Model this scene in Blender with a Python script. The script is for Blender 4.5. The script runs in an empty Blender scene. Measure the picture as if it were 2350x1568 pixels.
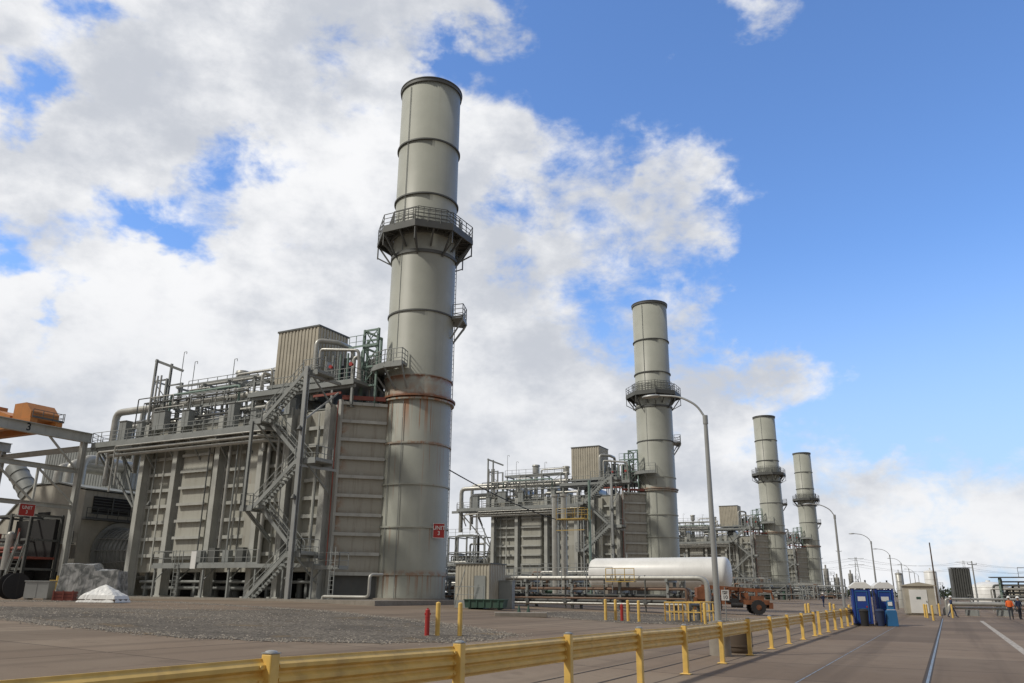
import bpy, math, random
from mathutils import Vector, Matrix
R = random.Random(11)
scene = bpy.context.scene
COL = scene.collection
ANG = math.radians(27.7)
SN, CS = math.sin(ANG), math.cos(ANG)
RZ = -ANG
N = Vector((-CS, SN, 0)); D = Vector((SN, CS, 0))
def sdist(x, y): return -CS*(x-4.02)+SN*(y-19.7)
def gz(x, y): return 0.028*min(36.0, max(0.0, sdist(x, y)))

# ------------------------------------------------------------------ mesh builder
class MB:
    def __init__(s): s.v=[]; s.f=[]; s.sm=[]; s.mi=[]; s.m=0
    def add(s, vs, fs, smooth=False):
        o=len(s.v); s.v += [tuple(p) for p in vs]
        for f in fs:
            s.f.append(tuple(i+o for i in f)); s.sm.append(smooth); s.mi.append(s.m)
    def hexa(s, c):
        s.add(c, [(3,2,1,0),(4,5,6,7),(0,1,5,4),(1,2,6,5),(2,3,7,6),(3,0,4,7)])
    def box(s, x0,x1,y0,y1,z0,z1):
        s.hexa([(x0,y0,z0),(x1,y0,z0),(x1,y1,z0),(x0,y1,z0),(x0,y0,z1),(x1,y0,z1),(x1,y1,z1),(x0,y1,z1)])
    def frame(s, d):
        d=d.normalized(); up=Vector((0,0,1)) if abs(d.z)<.95 else Vector((0,1,0))
        u=d.cross(up).normalized(); w=u.cross(d).normalized(); return u,w
    def beam(s, p0,p1,w,h):
        p0=Vector(p0);p1=Vector(p1);u,k=s.frame(p1-p0);u=u*w/2;k=k*h/2
        s.hexa([p0-u-k,p0+u-k,p1+u-k,p1-u-k,p0-u+k,p0+u+k,p1+u+k,p1-u+k])
    def ibeam(s,p0,p1,w,h,t=.04):
        p0=Vector(p0);p1=Vector(p1);u,k=s.frame(p1-p0)
        s.beam(p0+k*(h/2-t/2),p1+k*(h/2-t/2),w,t); s.beam(p0-k*(h/2-t/2),p1-k*(h/2-t/2),w,t)
        s.beam(p0,p1,t,h-2*t)
    def icol(s,x,y,z0,z1,fx,dy,t=.05):
        s.box(x-fx/2,x+fx/2,y-dy/2,y-dy/2+t,z0,z1); s.box(x-fx/2,x+fx/2,y+dy/2-t,y+dy/2,z0,z1)
        s.box(x-t/2,x+t/2,y-dy/2+t,y+dy/2-t,z0,z1)
    def cyl(s,p0,p1,r0,r1=None,n=14,caps=True):
        if r1 is None:r1=r0
        p0=Vector(p0);p1=Vector(p1);u,w=s.frame(p1-p0);vs=[]
        for i in range(n):
            a=2*math.pi*i/n; q=u*math.cos(a)+w*math.sin(a)
            vs+= [p0+q*r0,p1+q*r1]
        s.add(vs,[(2*i,2*((i+1)%n),2*((i+1)%n)+1,2*i+1) for i in range(n)],True)
        if caps:
            s.add(vs[0::2],[tuple(range(n))[::-1]]); s.add(vs[1::2],[tuple(range(n))])
    def fillet(s,pts,rad,k=4):
        pts=[Vector(p) for p in pts]; out=[pts[0]]
        for i in range(1,len(pts)-1):
            a,b,c=pts[i-1],pts[i],pts[i+1]; l0=(a-b).length;l1=(c-b).length
            t=min(rad,l0*.45,l1*.45); p=b+(a-b)/l0*t; q=b+(c-b)/l1*t
            for j in range(k+1):
                f=j/k; out.append(p*(1-f)**2+b*2*f*(1-f)+q*f*f)
        out.append(pts[-1]); return out
    def tube(s,pts,r,n=10,rad=None,k=4):
        pts=s.fillet(pts,rad if rad is not None else r*2.2,k); rings=[]
        d=(pts[1]-pts[0]).normalized();u,w=s.frame(d)
        for i,p in enumerate(pts):
            if i==0: t=(pts[1]-pts[0])
            elif i==len(pts)-1: t=pts[-1]-pts[-2]
            else: t=(pts[i+1]-pts[i]).normalized()+(pts[i]-pts[i-1]).normalized()
            t.normalize(); u=(u-t*u.dot(t)).normalized(); w=u.cross(t)
            rings.append([p+(u*math.cos(2*math.pi*j/n)+w*math.sin(2*math.pi*j/n))*r for j in range(n)])
        vs=[q for rg in rings for q in rg];fs=[]
        for i in range(len(pts)-1):
            for j in range(n):
                fs.append((i*n+j,i*n+(j+1)%n,(i+1)*n+(j+1)%n,(i+1)*n+j))
        s.add(vs,fs,True); s.add(rings[0],[tuple(range(n))]); s.add(rings[-1],[tuple(range(n))[::-1]])
    def lathe(s,prof,cx=0,cy=0,n=48,a0=0,a1=2*math.pi,smooth=True):
        full=abs(a1-a0-2*math.pi)<1e-6; m=n if full else n+1; vs=[]
        for (r,z) in prof:
            for i in range(m):
                a=a0+(a1-a0)*i/n; vs.append((cx+r*math.cos(a),cy+r*math.sin(a),z))
        fs=[]
        for j in range(len(prof)-1):
            for i in range(n):
                i2=(i+1)%m; fs.append((j*m+i,j*m+i2,(j+1)*m+i2,(j+1)*m+i))
        s.add(vs,fs,smooth)
    def ring(s,r0,r1,z0,z1,cx=0,cy=0,n=48,a0=0,a1=2*math.pi,smooth=True):
        for pr in ([(r1,z0),(r1,z1)],[(r1,z1),(r0,z1)],[(r0,z1),(r0,z0)],[(r0,z0),(r1,z0)]):
            s.lathe(pr,cx,cy,n,a0,a1,smooth and pr[0][0]==pr[1][0])
        if abs(a1-a0-2*math.pi)>1e-6:
            for a in (a0,a1):
                c,q=math.cos(a),math.sin(a)
                s.add([(cx+r0*c,cy+r0*q,z0),(cx+r1*c,cy+r1*q,z0),(cx+r1*c,cy+r1*q,z1),(cx+r0*c,cy+r0*q,z1)],[(0,1,2,3)])
    def sphere(s,c,r,n=12,m=8,sz=1.0):
        c=Vector(c); vs=[];fs=[]
        for j in range(m+1):
            t=math.pi*j/m
            for i in range(n):
                a=2*math.pi*i/n; vs.append(c+Vector((math.sin(t)*math.cos(a)*r,math.sin(t)*math.sin(a)*r,math.cos(t)*r*sz)))
        for j in range(m):
            for i in range(n): fs.append((j*n+i,(j+1)*n+i,(j+1)*n+(i+1)%n,j*n+(i+1)%n))
        s.add(vs,fs,True)
    def prism(s,poly,axis,c0,c1):
        def P(p,c):
            return {'y':(p[0],c,p[1]),'x':(c,p[0],p[1]),'z':(p[0],p[1],c)}[axis]
        n=len(poly); s.add([P(p,c0) for p in poly]+[P(p,c1) for p in poly],
          [tuple(range(n)),tuple(range(2*n-1,n-1,-1))]+[(i,n+i,n+(i+1)%n,(i+1)%n) for i in range(n)])
    def corr(s,p0,p1,z0,z1,pitch=.3,depth=.04,ztop1=None):
        p0=Vector((p0[0],p0[1],0));p1=Vector((p1[0],p1[1],0));L=(p1-p0).length;d=(p1-p0)/L;nn=Vector((d.y,-d.x,0))
        k=max(2,int(L/pitch)); vs=[];fs=[];pts=[]
        for i in range(k):
            for f,o in ((0,0),(.42,0),(.5,1),(.92,1)):
                pts.append(((i+f)/k,o))
        pts.append((1,0))
        if ztop1 is None: ztop1=z1
        for t,o in pts:
            q=p0+d*L*t+nn*depth*o; zt=z1+(ztop1-z1)*t
            vs+=[(q.x,q.y,z0),(q.x,q.y,zt)]
        for i in range(len(pts)-1): fs.append((2*i,2*i+2,2*i+3,2*i+1))
        s.add(vs,fs)
    def railing(s,pts,h=1.1,step=1.6,w=.055,toe=True,mid=2):
        pts=[Vector(p) for p in pts]
        for a,b in zip(pts[:-1],pts[1:]):
            L=(b-a).length;k=max(1,round(L/step));up=Vector((0,0,1))
            for i in range(k+1):
                p=a+(b-a)*i/k; s.beam(p,p+up*h,w,w)
            s.beam(a+up*h,b+up*h,w,w)
            for j in range(1,mid): s.beam(a+up*h*j/mid,b+up*h*j/mid,w*.8,w*.8)
            if toe: s.beam(a+up*.1,b+up*.1,.02,.18)
    def flight(s,x0,z0,x1,z1,y0,y1):
        for y in (y0,y1): s.beam((x0,y,z0),(x1,y,z1),.06,.3)
        k=int(abs(z1-z0)/.22)
        for i in range(1,k):
            t=i/k; x=x0+(x1-x0)*t; z=z0+(z1-z0)*t; s.box(x-.13,x+.13,y0+.035,y1-.035,z,z+.035)
    def obj(s,name,mats,parent=None,loc=(0,0,0),rz=0,bevel=0,**kw):
        me=bpy.data.meshes.new(name); me.from_pydata(s.v,[],s.f); 
        me.polygons.foreach_set('use_smooth',s.sm); me.polygons.foreach_set('material_index',s.mi)
        if not isinstance(mats,(list,tuple)): mats=[mats]
        for m in mats: me.materials.append(m)
        me.update()
        o=bpy.data.objects.new(name,me); COL.objects.link(o); o.location=loc; o.rotation_euler=(0,0,rz)
        if parent: o.parent=parent
        if bevel:
            b=o.modifiers.new('bevel','BEVEL'); b.width=bevel; b.segments=2; b.limit_method='ANGLE'
        for k,val in kw.items(): o[k]=val
        return o
def thing(name,label,cat,loc=(0,0,0),rz=0,group=None):
    o=bpy.data.objects.new(name,None); COL.objects.link(o); o.empty_display_size=.5
    o.location=loc; o.rotation_euler=(0,0,rz); o['label']=label; o['category']=cat
    if group:o['group']=group
    return o
def copy_tree(root,loc=None,rz=None,label=None,parent=None):
    c=root.copy(); COL.objects.link(c)
    if parent is not None: c.parent=parent
    if loc is not None: c.location=loc
    if rz is not None: c.rotation_euler=(0,0,rz)
    if label: c['label']=label
    for ch in list(root.children): copy_tree(ch,parent=c)
    return c

# ------------------------------------------------------------------ materials
def nd(nt,t,**k):
    n=nt.nodes.new(t)
    for a,b in k.items(): setattr(n,a,b)
    return n
def mathn(nt,op,a,b=None,c=None,clamp=False):
    n=nd(nt,'ShaderNodeMath',operation=op,use_clamp=clamp)
    for i,x in enumerate((a,b,c)):
        if x is None: continue
        if isinstance(x,(int,float)): n.inputs[i].default_value=x
        else: nt.links.new(x,n.inputs[i])
    return n.outputs[0]
def mixc(nt,f,a,b,mode='MIX'):
    n=nd(nt,'ShaderNodeMix',data_type='RGBA',blend_type=mode)
    for inp,x in ((n.inputs[0],f),(n.inputs[6],a),(n.inputs[7],b)):
        if isinstance(x,(int,float)): inp.default_value=x
        elif isinstance(x,tuple): inp.default_value=(*x[:3],1)
        else: nt.links.new(x,inp)
    return n.outputs[2]
def noise(nt,vec,scale,detail=4,rough=.55,sc=None,dist=0):
    if sc:
        mp=nd(nt,'ShaderNodeMapping'); mp.inputs['Scale'].default_value=sc; nt.links.new(vec,mp.inputs[0]); vec=mp.outputs[0]
    n=nd(nt,'ShaderNodeTexNoise'); n.inputs['Scale'].default_value=scale; n.inputs['Detail'].default_value=detail
    n.inputs['Roughness'].default_value=rough; n.inputs['Distortion'].default_value=dist; nt.links.new(vec,n.inputs['Vector']); return n.outputs['Fac']
def ramp(nt,f,lo,hi,a=0,b=1):
    n=nd(nt,'ShaderNodeMapRange',interpolation_type='SMOOTHSTEP'); nt.links.new(f,n.inputs[0])
    for i,x in enumerate((lo,hi,a,b)): n.inputs[i+1].default_value=x
    return n.outputs[0]
def base(name,rough,metal):
    m=bpy.data.materials.new(name); m.use_nodes=True; nt=m.node_tree; b=nt.nodes['Principled BSDF']
    b.inputs['Roughness'].default_value=rough; b.inputs['Metallic'].default_value=metal
    tc=nd(nt,'ShaderNodeTexCoord'); return m,nt,b,tc
def bumpn(nt,b,h,strength,dist=.02):
    n=nd(nt,'ShaderNodeBump'); n.inputs['Strength'].default_value=strength; n.inputs['Distance'].default_value=dist
    nt.links.new(h,n.inputs['Height']); nt.links.new(n.outputs[0],b.inputs['Normal'])
def mat(name,col,rough=.55,metal=0,var=.12,scale=.8,streak=.3,grime=(.13,.11,.09),rust=0,bump=0):
    m,nt,b,tc=base(name,rough,metal); v=tc.outputs['Object']
    n1=noise(nt,v,scale,3); k=ramp(nt,n1,.3,.7,1-var,1+var*.6)
    c=mixc(nt,1.0,col,k,'MULTIPLY')
    if streak:
        s1=noise(nt,v,1.0,4,.6,(3.5,3.5,.22)); f=ramp(nt,s1,.52,.8,0,streak); c=mixc(nt,f,c,grime)
    if rust:
        r1=noise(nt,v,1.0,5,.65,(1.6,1.6,.35)); f=ramp(nt,r1,.66-.1*rust,.78,0,min(1,rust)); c=mixc(nt,f,c,(.27,.12,.055))
    nt.links.new(c,b.inputs['Base Color'])
    if bump:
        n2=noise(nt,v,scale*9,2); bumpn(nt,b,n2,bump,.01)
    return m
def casemat():
    m,nt,b,tc=base('casing_paint',.5,0); v=tc.outputs['Object']
    sep=nd(nt,'ShaderNodeSeparateXYZ'); nt.links.new(v,sep.inputs[0])
    cz=mathn(nt,'FLOOR',mathn(nt,'DIVIDE',mathn(nt,'SUBTRACT',sep.outputs[2],4.6),1.45)); cx=mathn(nt,'FLOOR',mathn(nt,'DIVIDE',sep.outputs[0],2.6))
    cm=nd(nt,'ShaderNodeCombineXYZ'); nt.links.new(cx,cm.inputs[0]); nt.links.new(cz,cm.inputs[2])
    wn=nd(nt,'ShaderNodeTexWhiteNoise',noise_dimensions='3D'); nt.links.new(cm.outputs[0],wn.inputs['Vector'])
    c=mixc(nt,wn.outputs['Value'],(.40,.395,.345),(.47,.465,.41))
    fz=mathn(nt,'FRACT',mathn(nt,'DIVIDE',mathn(nt,'SUBTRACT',sep.outputs[2],4.6),1.45))
    s1=noise(nt,v,1,5,.65,(3,3,.25)); f=mathn(nt,'MULTIPLY',ramp(nt,s1,.46,.75,0,.65),ramp(nt,fz,.1,1.0,.35,1)); c=mixc(nt,f,c,(.21,.175,.135))
    r1=noise(nt,v,1,6,.68,(2.2,2.2,.5)); f=mathn(nt,'MULTIPLY',ramp(nt,r1,.6,.72,0,.7),ramp(nt,fz,.0,.25,1,.25)); c=mixc(nt,f,c,(.30,.15,.07))
    nt.links.new(c,b.inputs['Base Color']); return m
M_CASE=casemat()
def ductmat():
    m,nt,b,tc=base('duct_paint',.5,0); v=tc.outputs['Object']
    sep=nd(nt,'ShaderNodeSeparateXYZ'); nt.links.new(v,sep.inputs[0])
    fz=mathn(nt,'FRACT',mathn(nt,'DIVIDE',mathn(nt,'SUBTRACT',sep.outputs[2],3.0),1.52))
    c=mixc(nt,noise(nt,v,.5,3),(.39,.375,.315),(.47,.455,.39))
    # brown darkening fading upward from each rib and drips hanging below
    c=mixc(nt,mathn(nt,'MULTIPLY',ramp(nt,fz,.45,0,0,.55),ramp(nt,noise(nt,v,1,4,.6,(2,2,.6)),.35,.6)),c,(.27,.20,.13))
    s1=noise(nt,v,1,5,.65,(4,4,.3)); c=mixc(nt,ramp(nt,s1,.5,.72,0,.5),c,(.22,.17,.12))
    ed=ramp(nt,sep.outputs[1],-4.6,-5.3); c=mixc(nt,mathn(nt,'MULTIPLY',ed,ramp(nt,noise(nt,v,1.5,5,.7),.45,.6,0,.7)),c,(.32,.14,.06))
    nt.links.new(c,b.inputs['Base Color']); return m
M_DUCT=ductmat()
M_COLM=mat('column_paint',(.47,.475,.44),.5,streak=.3,rust=.15)
M_STEEL=mat('galvanized_steel',(.30,.315,.305),.5,.15,streak=.3,rust=.15)
M_DSTEEL=mat('dark_weathered_steel',(.12,.125,.12),.6,.15,streak=.3,rust=.2)
M_PIPE=mat('pipe_insulation_jacket',(.46,.455,.42),.4,.35,streak=.35,scale=1.5)
M_PIPEB=mat('brown_process_pipe',(.20,.125,.085),.6,.1,rust=.8)
M_GREENP=mat('green_primer_pipe',(.20,.28,.245),.55,.1)
M_SHED=mat('beige_siding',(.47,.435,.355),.5,.05,streak=.2)
M_WHITE=mat('white_paint',(.78,.78,.76),.4,0,var=.06,streak=.1)
M_LWALL=mat('light_wall',(.45,.43,.37),.6,streak=.45)
M_RED=mat('red_paint',(.42,.035,.03),.45,streak=.1)
M_DRED=mat('dull_red_paint',(.25,.07,.05),.55)
M_YEL=mat('yellow_safety_paint',(.78,.52,.14),.45,0,var=.12,scale=4,streak=.5,grime=(.40,.25,.09),rust=.25,bump=.05)
M_YELD=mat('faded_yellow_paint',(.55,.38,.10),.5,0,streak=.3)
M_ORNG=mat('orange_crane_paint',(.50,.20,.05),.55,rust=.4)
M_RUSTV=mat('brown_machine_paint',(.25,.095,.042),.65,var=.35,scale=2,rust=.7,streak=.7,grime=(.06,.04,.03))
M_BLACK=mat('black_rubber',(.025,.025,.027),.8,0,streak=.3)
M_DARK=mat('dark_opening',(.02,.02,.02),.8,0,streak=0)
M_CONC=mat('concrete',(.29,.26,.22),.85,0,scale=3,streak=.4)
M_BLUE=mat('blue_plastic',(.02,.06,.30),.4,0,var=.08,streak=.05)
M_LBLUE=mat('light_blue_plastic',(.03,.15,.34),.4,0,var=.08,streak=.05)
M_GRNB=mat('green_container_paint',(.04,.09,.065),.55)
M_GLASS=mat('glass',(.04,.05,.055),.1,0,streak=0)
M_SKIN=mat('skin',(.42,.24,.16),.6,0,streak=0)
M_NAVY=mat('navy_cloth',(.03,.045,.10),.9,0,streak=0)
M_JEAN=mat('dark_trousers',(.05,.055,.07),.9,0,streak=0)
M_ORV=mat('orange_vest_cloth',(.80,.15,.03),.85,0,streak=0)
M_LAMP=mat('galvanized_pole',(.39,.40,.39),.4,.4,streak=.15)
M_WOOD=mat('wood_pole',(.10,.075,.055),.85)
M_LEAF=mat('foliage',(.05,.07,.03),.8,0,var=.5,scale=.3,streak=0)
def plastic():
    m,nt,b,tc=base('translucent_plastic_wrap',.2,0)
    n=noise(nt,tc.outputs['Object'],1.6,4,.55,None,1.0); c=mixc(nt,ramp(nt,n,.35,.65),(.13,.135,.13),(.40,.40,.39)); nt.links.new(c,b.inputs['Base Color'])
    bumpn(nt,b,noise(nt,tc.outputs['Object'],4,3,.55,(1,1,.3),1.5),.6,.08); return m
M_PLAS=plastic()
def stackmat(name,dirty):
    m,nt,b,tc=base(name,.48,0); v=tc.outputs['Object']
    sep=nd(nt,'ShaderNodeSeparateXYZ'); nt.links.new(v,sep.inputs[0]); z=sep.outputs[2]
    n1=noise(nt,v,.25,4,.6); c=mixc(nt,ramp(nt,n1,.35,.65),(.375,.385,.335),(.43,.44,.385))
    s1=noise(nt,v,1,5,.62,(1.6,1.6,.05)); c=mixc(nt,ramp(nt,s1,.52,.75,0,.28),c,(.27,.25,.205))
    st=noise(nt,v,1,0,0,(.001,.001,.29)); c=mixc(nt,ramp(nt,st,.35,.65,0,.2),c,(.29,.30,.26))
    s2=noise(nt,v,1,5,.6,(3.6,3.6,.06)); s3=noise(nt,v,1.6,6,.7); s4=noise(nt,v,1,5,.6,(2.0,2.0,.05))
    def band(lo,mid,hi):
        return mathn(nt,'MULTIPLY',ramp(nt,z,lo,mid),ramp(nt,z,hi,mid+.05))
    def add(zf,th0,th1,amt,src,colr=(.33,.13,.05)):
        nonlocal c
        f=mathn(nt,'MULTIPLY',zf,ramp(nt,src,th0,th1,0,amt)); c=mixc(nt,f,c,colr)
    if dirty:
        add(band(16.6,17.7,19.2),.36,.62,.65,s3,(.36,.20,.11))
        add(band(17.2,17.5,17.9),.30,.50,.9,s3,(.26,.095,.04))
        add(band(18.6,19.2,19.35),.35,.55,.8,s3,(.28,.11,.05))
        add(band(10.0,17.3,17.5),.575,.61,.95,s2); add(band(13.2,17.3,17.5),.54,.60,.9,s4,(.36,.17,.08))
        add(band(9.0,13.4,13.6),.58,.62,.75,s2); add(band(13.2,13.5,13.75),.42,.6,.6,s3)
        add(band(2.8,3.0,3.5),.40,.60,.7,s3,(.34,.16,.08)); add(band(.9,2.9,3.05),.54,.62,.6,s2)
        add(band(4.2,6.6,6.8),.59,.64,.5,s2); add(band(7.2,10.0,10.3),.60,.64,.5,s2)
    else:
        add(band(16.8,17.5,17.9),.36,.6,.6,s3); add(band(13.6,17.3,17.5),.58,.63,.5,s2)
    add(band(.5,.9,2.4),.45,.7,.4,s3,(.19,.15,.11))
    nt.links.new(c,b.inputs['Base Color'])
    return m
M_STACK=stackmat('rust_streaked_stack_paint',True); M_STACK2=stackmat('clean_stack_paint',False)
def groundmat(name,c1,c2,jx,jy,rough=.8,jw=.03,tone=.42):
    m,nt,b,tc=base(name,rough,0); v=tc.outputs['Object']
    sep=nd(nt,'ShaderNodeSeparateXYZ'); nt.links.new(v,sep.inputs[0])
    n1=noise(nt,v,.12,7,.62); c=mixc(nt,ramp(nt,n1,.35,.65),c1,c2)
    n3=noise(nt,v,.9,6,.7); c=mixc(nt,ramp(nt,n3,.5,.72,0,.55),c,tuple(x*.55 for x in c1))
    n4=noise(nt,v,60,2,.6); c=mixc(nt,ramp(nt,n4,.35,.7,0,.28),c,tuple(x*1.4 for x in c2))
    n5=noise(nt,v,1,4,.6,(.55,.012,1)); c=mixc(nt,ramp(nt,n5,.48,.62,0,.45),c,tuple(x*.5 for x in c1))
    if jx:
        fac=None
        cx=mathn(nt,'FLOOR',mathn(nt,'DIVIDE',sep.outputs[0],jx)); cy=mathn(nt,'FLOOR',mathn(nt,'DIVIDE',sep.outputs[1],jy))
        cmb=nd(nt,'ShaderNodeCombineXYZ'); nt.links.new(cx,cmb.inputs[0]); nt.links.new(cy,cmb.inputs[1])
        wn=nd(nt,'ShaderNodeTexWhiteNoise',noise_dimensions='3D'); nt.links.new(cmb.outputs[0],wn.inputs['Vector'])
        c=mixc(nt,mathn(nt,'MULTIPLY',wn.outputs['Value'],tone),c,tuple(x*.5 for x in c1))
        for o,j in ((sep.outputs[0],jx),(sep.outputs[1],jy)):
            t=mathn(nt,'ABSOLUTE',mathn(nt,'SUBTRACT',mathn(nt,'FRACT',mathn(nt,'DIVIDE',o,j)),.5))
            e=mathn(nt,'GREATER_THAN',t,.5-jw/j)
            fac=e if fac is None else mathn(nt,'MAXIMUM',fac,e)
        c=mixc(nt,mathn(nt,'MULTIPLY',fac,.75),c,(.045,.035,.028))
    nt.links.new(c,b.inputs['Base Color'])
    b.inputs['Specular IOR Level'].default_value=.25
    return m
M_GROUND=groundmat('ground_surface',(.215,.16,.115),(.265,.21,.155),6.0,6.0,tone=.3,rough=.9)
M_ROAD=groundmat('road_concrete',(.205,.15,.105),(.265,.205,.15),4.9,4.6,jw=.035,tone=.6,rough=.88)
def gravelmat():
    m,nt,b,tc=base('gravel',.95,0); v=tc.outputs['Object']
    vo=nd(nt,'ShaderNodeTexVoronoi'); vo.inputs['Scale'].default_value=15; nt.links.new(v,vo.inputs['Vector'])
    sp=nd(nt,'ShaderNodeSeparateColor'); nt.links.new(vo.outputs['Color'],sp.inputs[0])
    c=mixc(nt,sp.outputs[0],(.06,.055,.048),(.29,.255,.21))
    c=mixc(nt,ramp(nt,noise(nt,v,.25,5,.65),.42,.62,0,.6),c,(.085,.078,.07))
    c=mixc(nt,ramp(nt,noise(nt,v,.5,5,.7),.55,.7,0,.55),c,(.28,.20,.11))
    nt.links.new(c,b.inputs['Base Color']); b.inputs['Specular IOR Level'].default_value=.1; bumpn(nt,b,vo.outputs['Distance'],.7,.04); return m
M_GRAV=gravelmat()
M_STONE=mat('stone',(.30,.265,.22),.95,0,var=.6,scale=8,streak=0)
def linemat(name,col,th):
    m,nt,b,tc=base(name,.8,0); v=tc.outputs['Object']
    n=noise(nt,v,6,6,.7); c=mixc(nt,ramp(nt,n,th,th+.1),col,(.18,.135,.10)); nt.links.new(c,b.inputs['Base Color']); return m
M_LBL=linemat('blue_line_paint',(.22,.29,.38),.5)
M_LWH=linemat('white_line_paint',(.46,.42,.36),.5)
M_LDK=linemat('dark_joint_sealant',(.05,.042,.036),.58)

# ------------------------------------------------------------------ camera
cam_d=bpy.data.cameras.new('camera'); cam=bpy.data.objects.new('camera',cam_d); COL.objects.link(cam); scene.camera=cam
cam_d.sensor_width=36; cam_d.lens=28.0; cam_d.clip_end=9000; cam_d.clip_start=.1
th=math.radians(17.5); ro=math.radians(-.55)
cam.matrix_world=Matrix.Translation((0,0,1.75)) @ Matrix.Rotation(math.pi/2+th,4,'X') @ Matrix.Rotation(-ro,4,'Z')

# ------------------------------------------------------------------ world / sun
SUN_AZ, SUN_EL = -112.0, 46.0
w=bpy.data.worlds.new('World'); scene.world=w; w.use_nodes=True; nt=w.node_tree
for n in list(nt.nodes): nt.nodes.remove(n)
out=nd(nt,'ShaderNodeOutputWorld'); bg=nd(nt,'ShaderNodeBackground'); nt.links.new(bg.outputs[0],out.inputs[0])
sky=nd(nt,'ShaderNodeTexSky',sky_type='NISHITA'); sky.sun_disc=False; sky.sun_elevation=math.radians(SUN_EL); sky.sun_rotation=math.radians(SUN_AZ)
sky.air_density=1.0; sky.dust_density=.6; sky.ozone_density=2.0
tc=nd(nt,'ShaderNodeTexCoord'); g=tc.outputs['Generated']
sp=nd(nt,'ShaderNodeSeparateXYZ'); nt.links.new(g,sp.inputs[0])
DEG=180/math.pi
def nz(scale,detail,rough,off=(0,0,0),sc=(1,1,1.5),dist=0):
    mp=nd(nt,'ShaderNodeMapping'); mp.inputs['Scale'].default_value=sc; mp.inputs['Location'].default_value=off; nt.links.new(g,mp.inputs[0])
    n=nd(nt,'ShaderNodeTexNoise'); n.inputs['Scale'].default_value=scale; n.inputs['Detail'].default_value=detail; n.inputs['Roughness'].default_value=rough; n.inputs['Distortion'].default_value=dist
    nt.links.new(mp.outputs[0],n.inputs['Vector']); return n.outputs['Fac']
az0=mathn(nt,'MULTIPLY',mathn(nt,'ARCTAN2',sp.outputs[0],sp.outputs[1]),DEG)
el0=mathn(nt,'MULTIPLY',mathn(nt,'ARCSINE',sp.outputs[2]),DEG)
w1=nz(8,5,.6,(2,8,4)); w2=nz(8,5,.6,(9,3,7))
az=mathn(nt,'ADD',az0,mathn(nt,'MULTIPLY',mathn(nt,'SUBTRACT',w1,.5),17)); el=mathn(nt,'ADD',el0,mathn(nt,'MULTIPLY',mathn(nt,'SUBTRACT',w2,.5),12))
nA=nz(5.0,8,.6,(3.1,1.2,.4)); nB=nz(14,6,.62,(7,2,5),dist=.3); nC=nz(2.2,4,.55,(1,9,2))
bound=mathn(nt,'SUBTRACT',mathn(nt,'ADD',mathn(nt,'MULTIPLY',el,-.66),22.0),az)
fld=ramp(nt,bound,-10,10,-.52,.60)
def blob(a0,e0,ra,re,amp):
    global fld
    da=mathn(nt,'DIVIDE',mathn(nt,'SUBTRACT',az,a0),ra); de=mathn(nt,'DIVIDE',mathn(nt,'SUBTRACT',el,e0),re)
    r2=mathn(nt,'ADD',mathn(nt,'MULTIPLY',da,da),mathn(nt,'MULTIPLY',de,de))
    gss=mathn(nt,'POWER',2.718,mathn(nt,'MULTIPLY',r2,-1.0))
    fld=mathn(nt,'ADD',fld,mathn(nt,'MULTIPLY',gss,amp))
for b_ in [(13.4,27.0,4.2,4.8,.72),(20.6,13.6,5.0,2.7,.80),(19.2,39.4,5.5,3.0,.72),(26,9.3,4,1.2,.45),
           (32,3.5,12,3.6,.62),(22,4,8,4,.45),(6.5,30,2.5,3.5,.25),(13,19,4,3.5,.32),(11,10,7,6,.35),(17,9,5,3,.30),(29,7,8,1.8,.22),(7,24,3,3,.15),
           (-26.0,23.6,4.6,2.2,-.80),(-21.5,27.2,4.0,2.8,-.62),(-30.3,17.6,1.6,2.2,-.6),(-35,20.6,3.0,1.8,-.65),
           (-33,36,4,2.0,-.55),(-6.0,35.6,2.8,1.6,-.55),(-37,28.5,2.4,2.5,-.55),(-10,12,14,10,.3),(-16,30,6,4,.15),(-4,40,4,2.5,.35)]:
    blob(*b_)
nn=mathn(nt,'ADD',mathn(nt,'MULTIPLY',mathn(nt,'SUBTRACT',nA,.5),2.1),mathn(nt,'MULTIPLY',mathn(nt,'SUBTRACT',nB,.5),1.2))
cov=mathn(nt,'ADD',fld,nn)
mask=ramp(nt,cov,-.18,.42)
shade=mathn(nt,'ADD',mathn(nt,'MULTIPLY',nz(7,8,.6,(4.0,1.6,.9)),.8),mathn(nt,'MULTIPLY',nC,.45))
ccol=mixc(nt,ramp(nt,shade,.50,.78),(.95,.955,.97),(.58,.61,.67))
lowl=mathn(nt,'MULTIPLY',ramp(nt,el0,22,3),ramp(nt,az0,16,-14,.15,.8)); ccol=mixc(nt,mathn(nt,'MULTIPLY',lowl,.7),ccol,(.58,.615,.675))
unseen_dim=mathn(nt,'MAXIMUM',ramp(nt,mathn(nt,'ABSOLUTE',az0),52,95),ramp(nt,el0,47,66)); ccol=mixc(nt,mathn(nt,'MULTIPLY',unseen_dim,.92),ccol,(.27,.265,.255))  # unseen sky behind the camera and overhead greyed to cut ambient fill
skyc=mixc(nt,1.0,sky.outputs[0],(.10,.10,.10),'MULTIPLY')
skyc=mixc(nt,1.0,skyc,(1.40,1.78,2.30),'MULTIPLY')
haze=ramp(nt,el0,24,0,0,.85); skyc=mixc(nt,haze,skyc,(.48,.63,.84))
fin=mixc(nt,mathn(nt,'MAXIMUM',mask,mathn(nt,'MULTIPLY',unseen_dim,.9)),skyc,ccol)
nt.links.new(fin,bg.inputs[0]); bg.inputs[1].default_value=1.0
sd=bpy.data.lights.new('sun','SUN'); so=bpy.data.objects.new('sun',sd); COL.objects.link(so)
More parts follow.
